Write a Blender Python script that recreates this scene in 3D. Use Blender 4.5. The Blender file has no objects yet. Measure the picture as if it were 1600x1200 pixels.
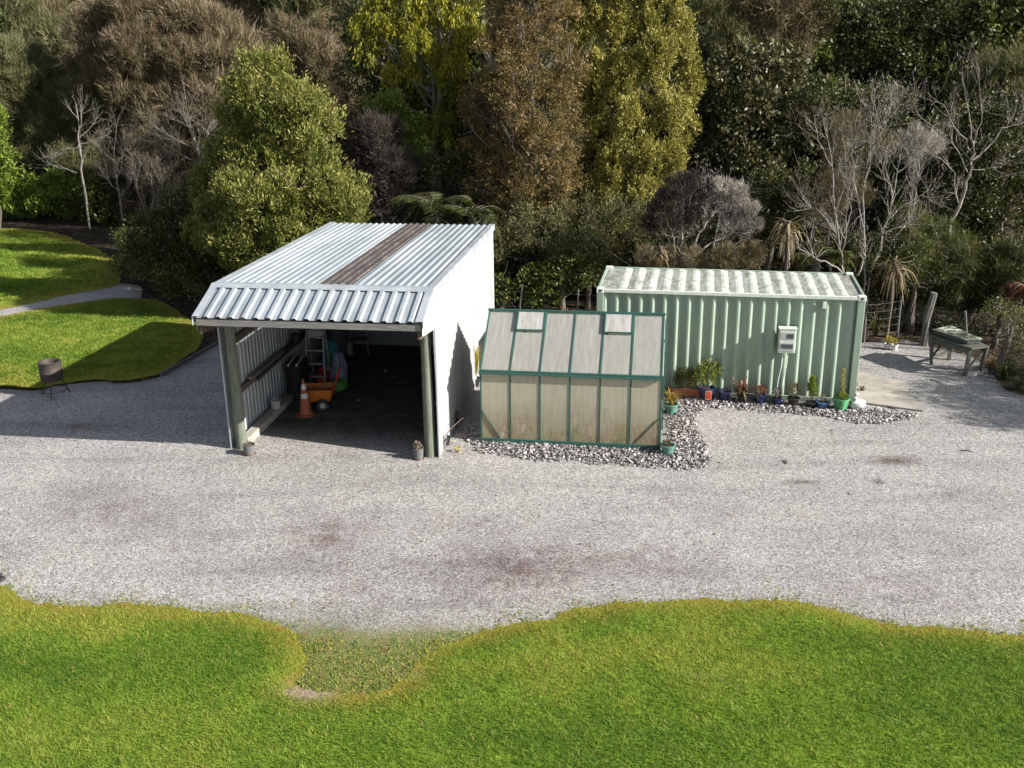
import bpy, bmesh, math, random
import numpy as np
from mathutils import Vector, Matrix
from mathutils.geometry import delaunay_2d_cdt
sc = bpy.context.scene
COL = sc.collection
# ------------------------------------------------------------------ camera, sky, sun, exposure
CAM_H, PITCH, ROLL, FPX, CY = 8.3505, 0.3383, -0.0129, 1600.0, 607.96
_F = np.array([0, math.cos(PITCH), -math.sin(PITCH)]); _R0 = np.array([1., 0, 0]); _U0 = np.cross(_R0, _F)
_R = math.cos(ROLL)*_R0 + math.sin(ROLL)*_U0; _U = -math.sin(ROLL)*_R0 + math.cos(ROLL)*_U0
_C = np.array([0, 0, CAM_H])
cd = bpy.data.cameras.new('camera'); cam = bpy.data.objects.new('camera', cd); COL.objects.link(cam)
cd.sensor_fit = 'HORIZONTAL'; cd.sensor_width = 36; cd.lens = 36*FPX/1600; cd.shift_y = (CY-600)/1600
cd.clip_start = .1; cd.clip_end = 2000
cam.matrix_world = Matrix(((_R[0], _U[0], -_F[0], _C[0]), (_R[1], _U[1], -_F[1], _C[1]), (_R[2], _U[2], -_F[2], _C[2]), (0, 0, 0, 1)))
sc.camera = cam
SUN_EL, SUN_AZ = math.radians(27.5), math.radians(160)      # direction the light travels in plan
d = Vector((math.cos(SUN_AZ)*math.cos(SUN_EL), math.sin(SUN_AZ)*math.cos(SUN_EL), -math.sin(SUN_EL)))
sl = bpy.data.lights.new('sun', 'SUN'); sl.energy = 5.0; sl.angle = math.radians(.53); sl.color = (1, .955, .88)
so = bpy.data.objects.new('sun', sl); COL.objects.link(so); so.rotation_euler = d.to_track_quat('-Z', 'Y').to_euler()
so.location = (20, 0, 30)
w = bpy.data.worlds.new("World"); sc.world = w; w.use_nodes = True
nt = w.node_tree; bg = nt.nodes['Background']; sky = nt.nodes.new('ShaderNodeTexSky'); sky.sky_type = 'NISHITA'; sky.sun_disc = False
sky.sun_elevation = SUN_EL; sky.sun_rotation = math.atan2(-d.x, -d.y); sky.air_density = 1.0; sky.dust_density = .6
bw = nt.nodes.new('ShaderNodeRGBToBW'); mxs = nt.nodes.new('ShaderNodeMix'); mxs.data_type = 'RGBA'; mxs.inputs[0].default_value = .55   # thin high cloud: a paler sky
nt.links.new(sky.outputs[0], bw.inputs[0]); nt.links.new(sky.outputs[0], mxs.inputs[6]); nt.links.new(bw.outputs[0], mxs.inputs[7]); nt.links.new(mxs.outputs[2], bg.inputs[0]); bg.inputs[1].default_value = .088
sc.view_settings.view_transform = 'Standard'; sc.view_settings.look = 'None'; sc.view_settings.gamma = 1
sc.view_settings.exposure = 1.22
sc.render.engine = 'CYCLES'
sc.cycles.max_bounces = 6; sc.cycles.diffuse_bounces = 3; sc.cycles.glossy_bounces = 2; sc.cycles.transmission_bounces = 4
sc.cycles.transparent_max_bounces = 8; sc.cycles.caustics_reflective = False; sc.cycles.caustics_refractive = False

def ray(u, v): q = _F*FPX + _R*(u-800) - _U*(v-CY); return q/np.linalg.norm(q)
def G(u, v, z=0): q = ray(u, v); return _C + q*(z-CAM_H)/q[2]
def atY(u, v, Y): q = ray(u, v); return _C + q*Y/q[1]
def mpp(Y, v=300): q = ray(800, v); return (Y/q[1])*float(q@_F)/FPX       # metres per photo pixel
rng = np.random.default_rng(7); rnd = random.Random(5)

# ------------------------------------------------------------------ object helpers
def tag(o, label=None, cat=None, group=None, kind=None):
    if label: o['label'] = label
    if cat: o['category'] = cat
    if group: o['group'] = group
    if kind: o['kind'] = kind
    return o
def thing(name, label, cat, loc=(0, 0, 0), rz=0, group=None):
    o = bpy.data.objects.new(name, None); COL.objects.link(o); o.location = loc; o.rotation_euler = (0, 0, rz)
    o.empty_display_size = .2
    return tag(o, label, cat, group)
def link(name, me, mat, parent=None):
    o = bpy.data.objects.new(name, me); COL.objects.link(o)
    if mat is not None:
        for m_ in (mat if isinstance(mat, (list, tuple)) else [mat]): me.materials.append(m_)
    if parent is not None: o.parent = parent
    return o
def npmesh(name, V, Fc, mat, parent=None, attr=None, smooth=False, dom='FACE'):
    """V (n,3); Fc (m,k) all faces with k corners"""
    me = bpy.data.meshes.new(name); V = np.asarray(V, np.float32); Fc = np.asarray(Fc, np.int32); m_, k = Fc.shape
    me.vertices.add(len(V)); me.vertices.foreach_set('co', V.ravel())
    me.loops.add(m_*k); me.loops.foreach_set('vertex_index', Fc.ravel())
    me.polygons.add(m_); me.polygons.foreach_set('loop_start', np.arange(0, m_*k, k, dtype=np.int32))
    if smooth: me.polygons.foreach_set('use_smooth', np.ones(m_, bool))
    for nm, a in (attr or {}).items():
        at = me.attributes.new(nm, 'FLOAT', dom); at.data.foreach_set('value', np.asarray(a, np.float32))
    me.update(calc_edges=True)
    return link(name, me, mat, parent)
class MB:
    def __init__(s): s.v = []; s.f = []; s.m = []
    def add(s, vs, fs, mi=0):
        b = len(s.v); s.v += [tuple(map(float, q)) for q in vs]; s.f += [tuple(b+i for i in f) for f in fs]; s.m += [mi]*len(fs); return s
    def box(s, a, b, mi=0):
        x0, y0, z0 = a; x1, y1, z1 = b
        return s.add([(x0, y0, z0), (x1, y0, z0), (x1, y1, z0), (x0, y1, z0), (x0, y0, z1), (x1, y0, z1), (x1, y1, z1), (x0, y1, z1)],
                     [(0, 3, 2, 1), (4, 5, 6, 7), (0, 1, 5, 4), (1, 2, 6, 5), (2, 3, 7, 6), (3, 0, 4, 7)], mi)
    def bar(s, p, q, w_, h_, up=(0, 0, 1), mi=0):
        p = np.array(p, float); q = np.array(q, float); D = q-p; D /= np.linalg.norm(D); u = np.cross(D, up)
        if np.linalg.norm(u) < 1e-3: u = np.cross(D, (1, 0, 0))
        u /= np.linalg.norm(u); n = np.cross(u, D); a = u*w_/2; b = n*h_/2
        return s.add([p-a-b, p+a-b, p+a+b, p-a+b, q-a-b, q+a-b, q+a+b, q-a+b], [(0, 3, 2, 1), (4, 5, 6, 7), (0, 1, 5, 4), (1, 2, 6, 5), (2, 3, 7, 6), (3, 0, 4, 7)], mi)
    def tube(s, pts, r, n=8, mi=0, cap=True):
        pts = [np.array(p, float) for p in pts]; rs = r if isinstance(r, (list, tuple, np.ndarray)) else [r]*len(pts); vs = []; fs = []
        for i, p in enumerate(pts):
            t = pts[min(i+1, len(pts)-1)]-pts[max(i-1, 0)]; t = t/(np.linalg.norm(t)+1e-9); a = np.cross(t, (0, 0, 1))
            if np.linalg.norm(a) < .05: a = np.cross(t, (0, 1, 0))
            a /= np.linalg.norm(a); b = np.cross(t, a)
            for k in range(n):
                th = 2*math.pi*k/n; vs.append(p+rs[i]*(a*math.cos(th)+b*math.sin(th)))
        for i in range(len(pts)-1):
            for k in range(n): fs.append((i*n+k, i*n+(k+1) % n, (i+1)*n+(k+1) % n, (i+1)*n+k))
        if cap: fs += [tuple(range(n))[::-1], tuple((len(pts)-1)*n+k for k in range(n))]
        return s.add(vs, fs, mi)
    def lathe(s, prof, n=20, c=(0, 0, 0), mi=0, sq=0):
        vs = []; fs = []
        for r, z in prof:
            for k in range(n):
                th = 2*math.pi*k/n; cx, sy = math.cos(th), math.sin(th)
                if sq: q = (abs(cx)**sq+abs(sy)**sq)**(1/sq); cx /= q; sy /= q
                vs.append((c[0]+r*cx, c[1]+r*sy, c[2]+z))
        for i in range(len(prof)-1):
            for k in range(n): fs.append((i*n+k, i*n+(k+1) % n, (i+1)*n+(k+1) % n, (i+1)*n+k))
        return s.add(vs, fs, mi)
    def build(s, name, mat, parent=None, smooth=False, bevel=0):
        me = bpy.data.meshes.new(name); me.from_pydata(s.v, [], s.f)
        if smooth:
            me.polygons.foreach_set('use_smooth', np.ones(len(s.f), bool))
            me.update(); 
            try: me.set_sharp_from_angle(angle=math.radians(40))
            except Exception: pass
        o = link(name, me, mat, parent)
        if isinstance(mat, (list, tuple)): me.polygons.foreach_set('material_index', np.array(s.m, np.int32))
        if bevel:
            b = o.modifiers.new('bevel', 'BEVEL'); b.width = bevel; b.segments = 1; b.limit_method = 'ANGLE'
        me.update(); return o
def copy_tree(o, parent=None):
    c = o.copy(); COL.objects.link(c)
    if parent is not None: c.parent = parent
    for ch in list(o.children): copy_tree(ch, c)
    return c

# ------------------------------------------------------------------ materials
class NT:
    def __init__(s, name):
        s.m = bpy.data.materials.new(name); s.m.use_nodes = True; s.t = s.m.node_tree; s.b = s.t.nodes['Principled BSDF']; s.out = s.t.nodes['Material Output']
        s.co = None
    def n(s, ty, ins=None, **kw):
        q = s.t.nodes.new(ty)
        for k, v in kw.items(): setattr(q, k, v)
        for k, v in (ins or {}).items():
            if hasattr(v, 'is_linked') or isinstance(v, bpy.types.NodeSocket): s.t.links.new(v, q.inputs[k])
            else: q.inputs[k].default_value = v
        return q
    def obj(s, scale=(1, 1, 1)):
        if s.co is None: s.co = s.n('ShaderNodeTexCoord').outputs['Object']
        if scale == (1, 1, 1): return s.co
        return s.n('ShaderNodeMapping', {'Vector': s.co, 'Scale': scale}).outputs[0]
    def noise(s, scale, detail=4, rough=.55, sc3=(1, 1, 1), dist=0):
        return s.n('ShaderNodeTexNoise', {'Vector': s.obj(sc3), 'Scale': scale, 'Detail': detail, 'Roughness': rough, 'Distortion': dist}).outputs[0]
    def vor(s, scale, out='Color', feat='F1', sc3=(1, 1, 1)):
        return s.n('ShaderNodeTexVoronoi', {'Vector': s.obj(sc3), 'Scale': scale}, feature=feat).outputs[out]
    def attr(s, nm): return s.n('ShaderNodeAttribute', attribute_name=nm).outputs['Fac']
    def math(s, op, a, b=0., c=0., clamp=False): return s.n('ShaderNodeMath', {0: a, 1: b, 2: c}, operation=op, use_clamp=clamp).outputs[0]
    def ramp(s, f, stops, interp='LINEAR'):
        q = s.n('ShaderNodeValToRGB', {0: f}); cr = q.color_ramp; cr.interpolation = interp
        while len(cr.elements) < len(stops): cr.elements.new(.5)
        for e, (p, c) in zip(cr.elements, stops):
            e.position = p; e.color = (c[0], c[1], c[2], 1) if not isinstance(c, (int, float)) else (c, c, c, 1)
        return q.outputs[0]
    def mix(s, f, a, b, mode='MIX'):
        q = s.n('ShaderNodeMix', data_type='RGBA', blend_type=mode)
        for k, v in ((0, f), (6, a), (7, b)):
            if isinstance(v, bpy.types.NodeSocket): s.t.links.new(v, q.inputs[k])
            else: q.inputs[k].default_value = v if isinstance(v, float) or isinstance(v, int) else (v[0], v[1], v[2], 1)
        return q.outputs[2]
    def fin(s, col=None, rough=.7, metal=0., bump=None, bd=.01, spec=None, rs=None):
        if col is not None:
            if isinstance(col, bpy.types.NodeSocket): s.t.links.new(col, s.b.inputs['Base Color'])
            else: s.b.inputs['Base Color'].default_value = (*col, 1)
        if isinstance(rough, bpy.types.NodeSocket): s.t.links.new(rough, s.b.inputs['Roughness'])
        else: s.b.inputs['Roughness'].default_value = rough
        s.b.inputs['Metallic'].default_value = metal
        if spec is not None: s.b.inputs['Specular IOR Level'].default_value = spec
        if bump is not None:
            q = s.n('ShaderNodeBump', {'Height': bump, 'Distance': bd, 'Strength': 1.}); s.t.links.new(q.outputs[0], s.b.inputs['Normal'])
        return s.m
_mc = {}
def flat(name, c, rough=.6, metal=0., var=.25, sc=9, spec=None):
    """plain paint or plastic with weathered variation of its own"""
    if name in _mc: return _mc[name]
    t = NT(name); f = t.noise(sc, 5, .6); f2 = t.noise(sc*9, 3)
    f = t.math('ADD', t.math('MULTIPLY', f, .7), t.math('MULTIPLY', f2, .3))
    col = t.ramp(f, [(.3, tuple(q*(1-var) for q in c)), (.7, tuple(min(1, q*(1+var*.6)) for q in c))])
    _mc[name] = t.fin(col, rough, metal, bump=f2, bd=.0015, spec=spec); return _mc[name]
def leafm(name, stops, tr=.3, rough=.5, spec=.3):
    t = NT(name); a = t.attr('v'); col = t.ramp(a, stops)
    t.fin(col, rough, spec=spec)
    if tr > 0:
        tl = t.n('ShaderNodeBsdfTranslucent', {0: t.mix(.5, col, t.mix(1., col, (1., 1., .35), 'MULTIPLY'))})
        mx = t.n('ShaderNodeMixShader', {0: tr, 1: t.b.outputs[0], 2: tl.outputs[0]}); t.t.links.new(mx.outputs[0], t.out.inputs[0])
    return t.m
def wood(name, c1, c2, sc3=(12, 12, 1), rough=.85, s=6):
    t = NT(name); f = t.noise(s, 6, .65, sc3, .4); g = t.noise(2, 3)
    col = t.mix(t.ramp(g, [(.35, 0), (.7, 1)]), t.ramp(f, [(.3, c1), (.7, c2)]), t.ramp(f, [(.3, tuple(q*.75 for q in c1)), (.7, tuple(q*.85 for q in c2))]))
    return t.fin(col, rough, bump=f, bd=.004)

def m_gravel():
    t = NT('gravel_mix')
    vc = t.n('ShaderNodeSeparateColor', {0: t.vor(74)}); vd = t.vor(74, 'Distance')
    vb = t.n('ShaderNodeSeparateColor', {0: t.vor(27)})
    base = t.ramp(vc.outputs[0], [(0, (.055, .053, .055)), (.12, (.18, .175, .175)), (.4, (.32, .312, .305)), (.7, (.42, .41, .40)), (.93, (.56, .548, .53)), (1, (.70, .685, .66))])
    base = t.mix(t.ramp(vc.outputs[1], [(.78, 0), (.9, .35)]), base, (.27, .17, .14))
    big = t.ramp(vb.outputs[0], [(0, .62), (.3, .93), (.8, 1.07), (1, 1.22)])
    base = t.mix(1., base, big, 'MULTIPLY'); band = t.noise(1., 5, .6, (.22, 1.3, 1), .6); base = t.mix(1., base, t.ramp(band, [(.32, (.84, .83, .83)), (.5, (1., 1., 1.)), (.7, (1.07, 1.07, 1.06))]), 'MULTIPLY')
    n1 = t.noise(.55, 6, .6); n2 = t.noise(2.6, 4)
    base = t.mix(1., base, t.ramp(n1, [(.3, (.86, .85, .85)), (.55, (1.02, 1.01, 1.)), (.75, (1.1, 1.08, 1.05))]), 'MULTIPLY')
    base = t.mix(t.ramp(n2, [(.5, 0), (.8, .18)]), base, (.22, .17, .15))
    fine = t.noise(24, 3, .7)
    st = t.attr('stain'); s1 = t.math('MULTIPLY', st, t.ramp(t.math('ADD', t.math('MULTIPLY', n2, .5), t.math('MULTIPLY', fine, .5)), [(.38, .05), (.62, 1.25)]), clamp=True)
    base = t.mix(s1, base, t.mix(1., base, (.50, .41, .41), 'MULTIPLY'))
    oi = t.attr('oil'); s2 = t.math('MULTIPLY', oi, t.ramp(fine, [(.38, .3), (.56, 1.2)]), clamp=True)
    base = t.mix(s2, base, t.mix(.4, (.05, .035, .028), t.mix(1., base, (.3, .24, .22), 'MULTIPLY')))
    mo = t.attr('moss'); s3 = t.math('MULTIPLY', mo, t.ramp(t.math('ADD', t.math('MULTIPLY', fine, .6), t.math('MULTIPLY', vc.outputs[2], .4)), [(.22, 0), (.5, 1.15)]), clamp=True)
    moss = t.ramp(t.noise(5, 5, .7), [(.3, (.05, .08, .018)), (.45, (.12, .15, .04)), (.56, (.19, .17, .06)), (.64, (.15, .09, .045)), (.75, (.24, .20, .12))])
    base = t.mix(s3, base, moss)
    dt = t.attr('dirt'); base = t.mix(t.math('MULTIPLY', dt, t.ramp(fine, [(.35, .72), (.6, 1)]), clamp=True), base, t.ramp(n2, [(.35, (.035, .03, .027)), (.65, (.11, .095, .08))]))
    h = t.math('ADD', t.math('MULTIPLY', t.math('SUBTRACT', 1., vd), .8), t.math('MULTIPLY', t.noise(3, 4), .9))
    return t.fin(base, .9, bump=h, bd=.016, spec=.2)
def m_lawn(name, stops, near=True):
    t = NT(name); n1 = t.noise(1.1, 7, .68); n2 = t.noise(22, 4, .7); n3 = t.noise(.35, 3)
    f = t.math('ADD', t.math('MULTIPLY', n1, .45), t.math('ADD', t.math('MULTIPLY', n2, .35), t.math('MULTIPLY', n3, .2)))
    col = t.ramp(f, stops)
    pv = t.attr('patch'); col = t.mix(t.ramp(pv, [(.5, 0), (.95, .6)]), col, (.19, .22, .032)); col = t.mix(t.ramp(pv, [(.05, .45), (.4, 0)]), col, (.06, .12, .014))
    e = t.attr('edge'); em = t.math('ADD', e, t.math('MULTIPLY', t.math('SUBTRACT', n1, .5), 1.6))
    mc = t.ramp(t.noise(4.5, 5, .7), [(.3, (.10, .12, .014)), (.48, (.19, .19, .024)), (.6, (.21, .145, .025)), (.75, (.13, .075, .025))])
    col = t.mix(t.ramp(em, [(.0, 1), (.35, .55), (.75, 0)]), col, mc)
    by = t.attr('bare'); bm = t.math('MULTIPLY', by, t.ramp(t.noise(7, 4), [(.35, .5), (.55, 1.2)]), clamp=True)
    col = t.mix(bm, col, t.ramp(n2, [(.35, (.16, .11, .08)), (.65, (.36, .28, .22))]))
    return t.fin(col, .9, bump=t.math('ADD', n2, t.math('MULTIPLY', n1, 2.)), bd=.03, spec=.15)
def m_soil():
    t = NT('leaf_litter'); v = t.n('ShaderNodeSeparateColor', {0: t.vor(14)}); n1 = t.noise(1.2, 5, .6)
    c = t.ramp(v.outputs[0], [(0, (.010, .008, .006)), (.5, (.03, .022, .016)), (.85, (.07, .046, .03)), (1, (.15, .105, .07))])
    c = t.mix(t.ramp(n1, [(.45, 0), (.7, .55)]), c, (.022, .03, .012))
    return t.fin(c, .95, bump=t.math('ADD', v.outputs[1], t.noise(4, 5)), bd=.05, spec=.1)

M = {}
M['gravel'] = m_gravel(); M['soil'] = m_soil()
M['lawn'] = m_lawn('mown_grass', [(.32, (.06, .12, .010)), (.45, (.11, .19, .016)), (.55, (.17, .25, .024)), (.68, (.26, .30, .045))])
M['lawn_far'] = m_lawn('mown_grass_far', [(.32, (.06, .13, .010)), (.45, (.11, .19, .014)), (.55, (.16, .25, .02)), (.68, (.24, .28, .04))])
M['blade'] = leafm('grass_blade', [(0, (.05, .12, .010)), (.25, (.11, .19, .022)), (.5, (.21, .30, .038)), (.66, (.36, .40, .08)), (.8, (.35, .325, .055)), (.9, (.31, .22, .055)), (1, (.55, .42, .20))], .45, .6, .2)
def m_metal(name, c1, c2, rough=.42, metal=.35, streak=(1, 1, .12)):
    t = NT(name); f = t.noise(2.2, 6, .6, streak); g = t.noise(30, 3)
    col = t.ramp(t.math('ADD', t.math('MULTIPLY', f, .8), t.math('MULTIPLY', g, .2)), [(.35, c1), (.62, c2)])
    return t.fin(col, t.ramp(f, [(.3, rough-.08), (.7, rough+.15)]), metal, bump=g, bd=.0006)
M['zinc'] = m_metal('galvanised_roof', (.28, .32, .35), (.42, .46, .49), .42, .35, (1, .12, 1))
tz = NT('galvanised_roof_screwed'); f = tz.noise(2.2, 6, .6, (1, .12, 1)); g = tz.noise(30, 3); sx_ = tz.n('ShaderNodeSeparateXYZ', {0: tz.obj()})
col = tz.ramp(tz.math('ADD', tz.math('MULTIPLY', f, .8), tz.math('MULTIPLY', g, .2)), [(.35, (.28, .32, .35)), (.62, (.42, .46, .49))])
row = tz.math('LESS_THAN', tz.math('FRACT', tz.math('DIVIDE', sx_.outputs[1], 1.02)), .028); dot = tz.math('LESS_THAN', tz.math('FRACT', tz.math('DIVIDE', tz.math('ADD', sx_.outputs[0], .03), .33)), .11)
lap = tz.math('LESS_THAN', tz.math('ABSOLUTE', tz.math('SUBTRACT', sx_.outputs[1], 4.1)), .012)
col = tz.mix(tz.math('MULTIPLY', tz.math('MAXIMUM', tz.math('MULTIPLY', row, dot), lap), .6), col, (.10, .11, .12)); blot = tz.noise(1.1, 5, .7); col = tz.mix(tz.ramp(blot, [(.5, 0), (.72, .35)]), col, (.22, .23, .23))
M['zinc'] = tz.fin(col, tz.ramp(f, [(.3, .36), (.7, .58)]), .35, bump=g, bd=.0006)
M['zinc_side'] = m_metal('pale_wall_sheet', (.42, .425, .425), (.52, .525, .52), .5, .1)
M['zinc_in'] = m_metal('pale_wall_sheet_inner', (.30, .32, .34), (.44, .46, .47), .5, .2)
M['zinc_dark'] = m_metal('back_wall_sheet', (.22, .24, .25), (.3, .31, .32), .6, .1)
M['flash'] = m_metal('flashing', (.34, .375, .40), (.46, .49, .515), .4, .35)
def m_brownroof():
    t = NT('mossy_fibre_sheet'); f = t.noise(3, 6, .7, (1, .25, 1)); g = t.noise(18, 4, .7)
    c = t.ramp(f, [(.3, (.022, .018, .017)), (.5, (.058, .046, .042)), (.7, (.12, .10, .092))])
    c = t.mix(t.ramp(g, [(.60, 0), (.66, .75)]), c, (.36, .34, .32))
    return t.fin(c, .9, bump=g, bd=.004)
M['brownroof'] = m_brownroof()
M['post'] = wood('treated_round_post', (.075, .09, .065), (.19, .205, .155), (9, 9, .7))
M['beam'] = wood('grey_weathered_timber', (.12, .118, .11), (.26, .25, .23), (.7, 9, 9))
M['rail'] = wood('brown_timber', (.07, .05, .035), (.17, .12, .085), (9, .7, 9))
M['sill'] = wood('pale_timber', (.27, .25, .21), (.45, .42, .37), (9, .7, 9))
M['fence'] = wood('weathered_fence_timber', (.055, .052, .047), (.17, .16, .145), (9, 9, .8))
M['bench'] = wood('mossy_bench_timber', (.03, .034, .028), (.12, .12, .10), (3, 3, 3))
def m_container():
    t = NT('container_paint'); f = t.noise(1.8, 6, .65, (1, 1, .35)); g = t.noise(40, 3); r = t.noise(6, 6, .75, (1, 1, .5))
    c = t.ramp(f, [(.3, (.20, .262, .205)), (.6, (.262, .335, .264)), (.75, (.31, .38, .31))])
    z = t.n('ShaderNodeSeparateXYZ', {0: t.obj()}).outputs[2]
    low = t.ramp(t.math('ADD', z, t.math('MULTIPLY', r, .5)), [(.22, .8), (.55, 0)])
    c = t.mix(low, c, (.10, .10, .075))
    c = t.mix(t.ramp(r, [(.67, 0), (.74, .8)]), c, (.15, .08, .04)); dr = t.noise(3.2, 5, .6, (5, 5, .25)); c = t.mix(t.ramp(dr, [(.56, 0), (.72, .45)]), c, (.12, .13, .10))
    return t.fin(c, t.ramp(f, [(.3, .42), (.7, .62)]), 0., bump=g, bd=.0008)
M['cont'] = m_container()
def m_croof():
    t = NT('container_roof_paint'); f = t.noise(1.6, 7, .7, (1.6, .9, 1), 1.2); g = t.noise(14, 5, .7, (1, .3, 1)); k = t.noise(3.5, 6, .75, (2.4, .8, 1), 2.)
    c = t.ramp(t.math('ADD', t.math('MULTIPLY', f, .7), t.math('MULTIPLY', g, .3)), [(.34, (.14, .15, .13)), (.46, (.34, .36, .31)), (.56, (.50, .54, .47)), (.7, (.62, .65, .59))])
    c = t.mix(t.ramp(k, [(.52, 0), (.66, .65)]), c, (.17, .17, .15))
    return t.fin(c, .7, bump=g, bd=.002)
M['croof'] = m_croof()
def m_grimy():
    t = NT('grimy_roof_paint'); f = t.noise(2.2, 7, .75, (1.3, .8, 1), 1.5); g = t.noise(16, 5, .7, (1, .3, 1))
    c = t.ramp(t.math('ADD', t.math('MULTIPLY', f, .7), t.math('MULTIPLY', g, .3)), [(.36, (.10, .10, .09)), (.48, (.19, .19, .165)), (.58, (.32, .33, .29)), (.7, (.47, .49, .43))])
    return t.fin(c, .8, bump=g, bd=.002)
M['grimy'] = m_grimy()
M['corner'] = flat('corner_casting_paint', (.55, .60, .53), .6)
M['black'] = flat('black_plastic', (.018, .018, .019), .5)
M['dark'] = flat('dark_steel', (.05, .05, .05), .55, .3)
M['rust'] = flat('rusty_steel', (.07, .052, .048), .7, .35, .45)
M['rusttop'] = flat('rust_inside', (.03, .022, .018), .9)
M['ghframe'] = flat('green_aluminium', (.03, .095, .078), .45, .1, .2)
def m_pane(name, lo, hi, tr, dirt):
    t = NT(name); f = t.noise(2.6, 5, .6, (6, .8, .4)); g = t.noise(1.3, 5, .65); sp = t.noise(3.2, 8, .78, (9, .5, .32)); h = t.noise(2.0, 7, .75, (1.8, 1, .8))
    col = t.ramp(f, [(.3, lo), (.6, hi)])
    z = t.n('ShaderNodeSeparateXYZ', {0: t.obj()}).outputs[2]
    if dirt:
        dm = t.ramp(t.math('ADD', z, t.math('MULTIPLY', t.math('SUBTRACT', g, .5), 1.3)), [(.25, .95), (1.45, .15)])
        col = t.mix(dm, col, t.ramp(h, [(.38, (.22, .23, .10)), (.48, (.46, .39, .25)), (.56, (.33, .25, .15)), (.64, (.60, .54, .42))]))
    col = t.mix(t.ramp(sp, [(.54, 0), (.66, .6)]), col, (.76, .76, .72))
    t.fin(col, .55, bump=f, bd=.001, spec=.4)
    tl = t.n('ShaderNodeBsdfTranslucent', {0: col}); m1 = t.n('ShaderNodeMixShader', {0: .45, 1: t.b.outputs[0], 2: tl.outputs[0]})
    tp = t.n('ShaderNodeBsdfTransparent', {0: (1, 1, .97, 1)}); m2 = t.n('ShaderNodeMixShader', {0: tr, 1: m1.outputs[0], 2: tp.outputs[0]})
    t.t.links.new(m2.outputs[0], t.out.inputs[0]); return t.m
M['pane_roof'] = m_pane('cloudy_roof_glazing', (.38, .38, .345), (.46, .455, .42), .16, False)
M['pane_wall'] = m_pane('cloudy_wall_glazing', (.54, .52, .41), (.64, .61, .50), .14, True)
M['pane_vent'] = m_pane('speckled_vent_glazing', (.40, .39, .37), (.62, .61, .59), .1, False)
M['rib_shade'] = m_metal('wall_sheet_rib_shade', (.24, .245, .25), (.32, .325, .325), .6, .1)  # painted rib shading: darker sheet colour for the front-facing rib slopes
M['white'] = flat('white_plastic', (.62, .61, .59), .5)
M['greywhite'] = flat('grey_plastic', (.36, .36, .35), .6)
M['concrete'] = flat('old_concrete', (.31, .275, .24), .9, 0, .45, 2.2)
M['dirtylight'] = flat('dirty_pale_plastic', (.42, .41, .38), .6, 0, .4)
M['terracotta'] = flat('terracotta_plastic', (.40, .13, .075), .65)
M['blueglaze'] = flat('blue_glaze', (.014, .022, .085), .15, 0, .4, 9, .7)
M['skyglaze'] = flat('light_blue_glaze', (.10, .18, .34), .25)
M['teal'] = flat('teal_glaze', (.10, .22, .18), .35)
M['greenpot'] = flat('green_plastic', (.07, .25, .11), .45)
M['greypot'] = flat('grey_ribbed_pot', (.11, .11, .112), .7)
M['potsoil'] = flat('potting_soil', (.045, .03, .022), .95)
M['redplastic'] = flat('red_plastic', (.35, .04, .02), .5)
M['orange'] = flat('orange_rubber', (.36, .10, .05), .7, 0, .5)
M['cartorange'] = flat('orange_paint', (.48, .14, .02), .5)
M['tealbag'] = flat('teal_cloth', (.05, .22, .25), .8)
M['lilac'] = flat('lilac_plastic', (.17, .19, .28), .6, 0, .5)
M['lime'] = flat('lime_plastic', (.08, .32, .05), .5, 0, .5)
M['box'] = flat('meter_box_paint', (.46, .55, .44), .5)
M['window'] = flat('smoked_window', (.07, .075, .085), .15)
M['bark'] = wood('bark', (.05, .04, .03), (.14, .115, .09), (4, 4, .8))
M['paletwig'] = wood('lichened_bark', (.12, .105, .09), (.36, .335, .30), (2, 2, 1))
M['greytwig'] = wood('grey_bark', (.10, .085, .07), (.26, .235, .20), (2, 2, 1))
M['brick'] = flat('pale_block', (.42, .40, .37), .9)
M['wire'] = flat('galvanised_wire', (.13, .13, .125), .6, .3)
t = NT('river_stone'); a = t.attr('v'); M['stone'] = t.fin(t.ramp(a, [(0, (.045, .042, .045)), (.25, (.13, .118, .12)), (.55, (.27, .245, .245)), (.8, (.42, .385, .375)), (.94, (.62, .59, .57)), (1, (.35, .22, .14))]), .7, bump=t.noise(30, 4), bd=.004)
L_ = {}
L_['lightgreen'] = leafm('leaf_light_green', [(0, (.05, .075, .012)), (.35, (.10, .12, .025)), (.7, (.195, .205, .045)), (.92, (.31, .29, .09)), (1, (.30, .22, .09))])
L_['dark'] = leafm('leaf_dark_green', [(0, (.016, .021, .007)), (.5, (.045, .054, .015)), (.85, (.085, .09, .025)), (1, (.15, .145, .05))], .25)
L_['mid'] = leafm('leaf_mid_green', [(0, (.024, .036, .009)), (.5, (.07, .088, .018)), (.85, (.135, .145, .034)), (1, (.21, .20, .07))], .3)
L_['bright'] = leafm('leaf_bright_green', [(0, (.05, .085, .012)), (.5, (.12, .18, .022)), (.85, (.22, .28, .045)), (1, (.32, .36, .09))], .35)
L_['rimu'] = leafm('leaf_golden_droop', [(0, (.04, .05, .006)), (.4, (.14, .145, .010)), (.8, (.31, .295, .018)), (1, (.42, .38, .05))], .25)
L_['brown'] = leafm('leaf_brown_olive', [(0, (.04, .03, .02)), (.3, (.095, .072, .04)), (.55, (.145, .125, .055)), (.78, (.21, .155, .105)), (1, (.32, .26, .19))], .25, .7)
L_['olive'] = leafm('leaf_olive', [(0, (.04, .042, .018)), (.5, (.10, .105, .04)), (.85, (.17, .17, .075)), (1, (.24, .22, .12))], .25, .7)
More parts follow.
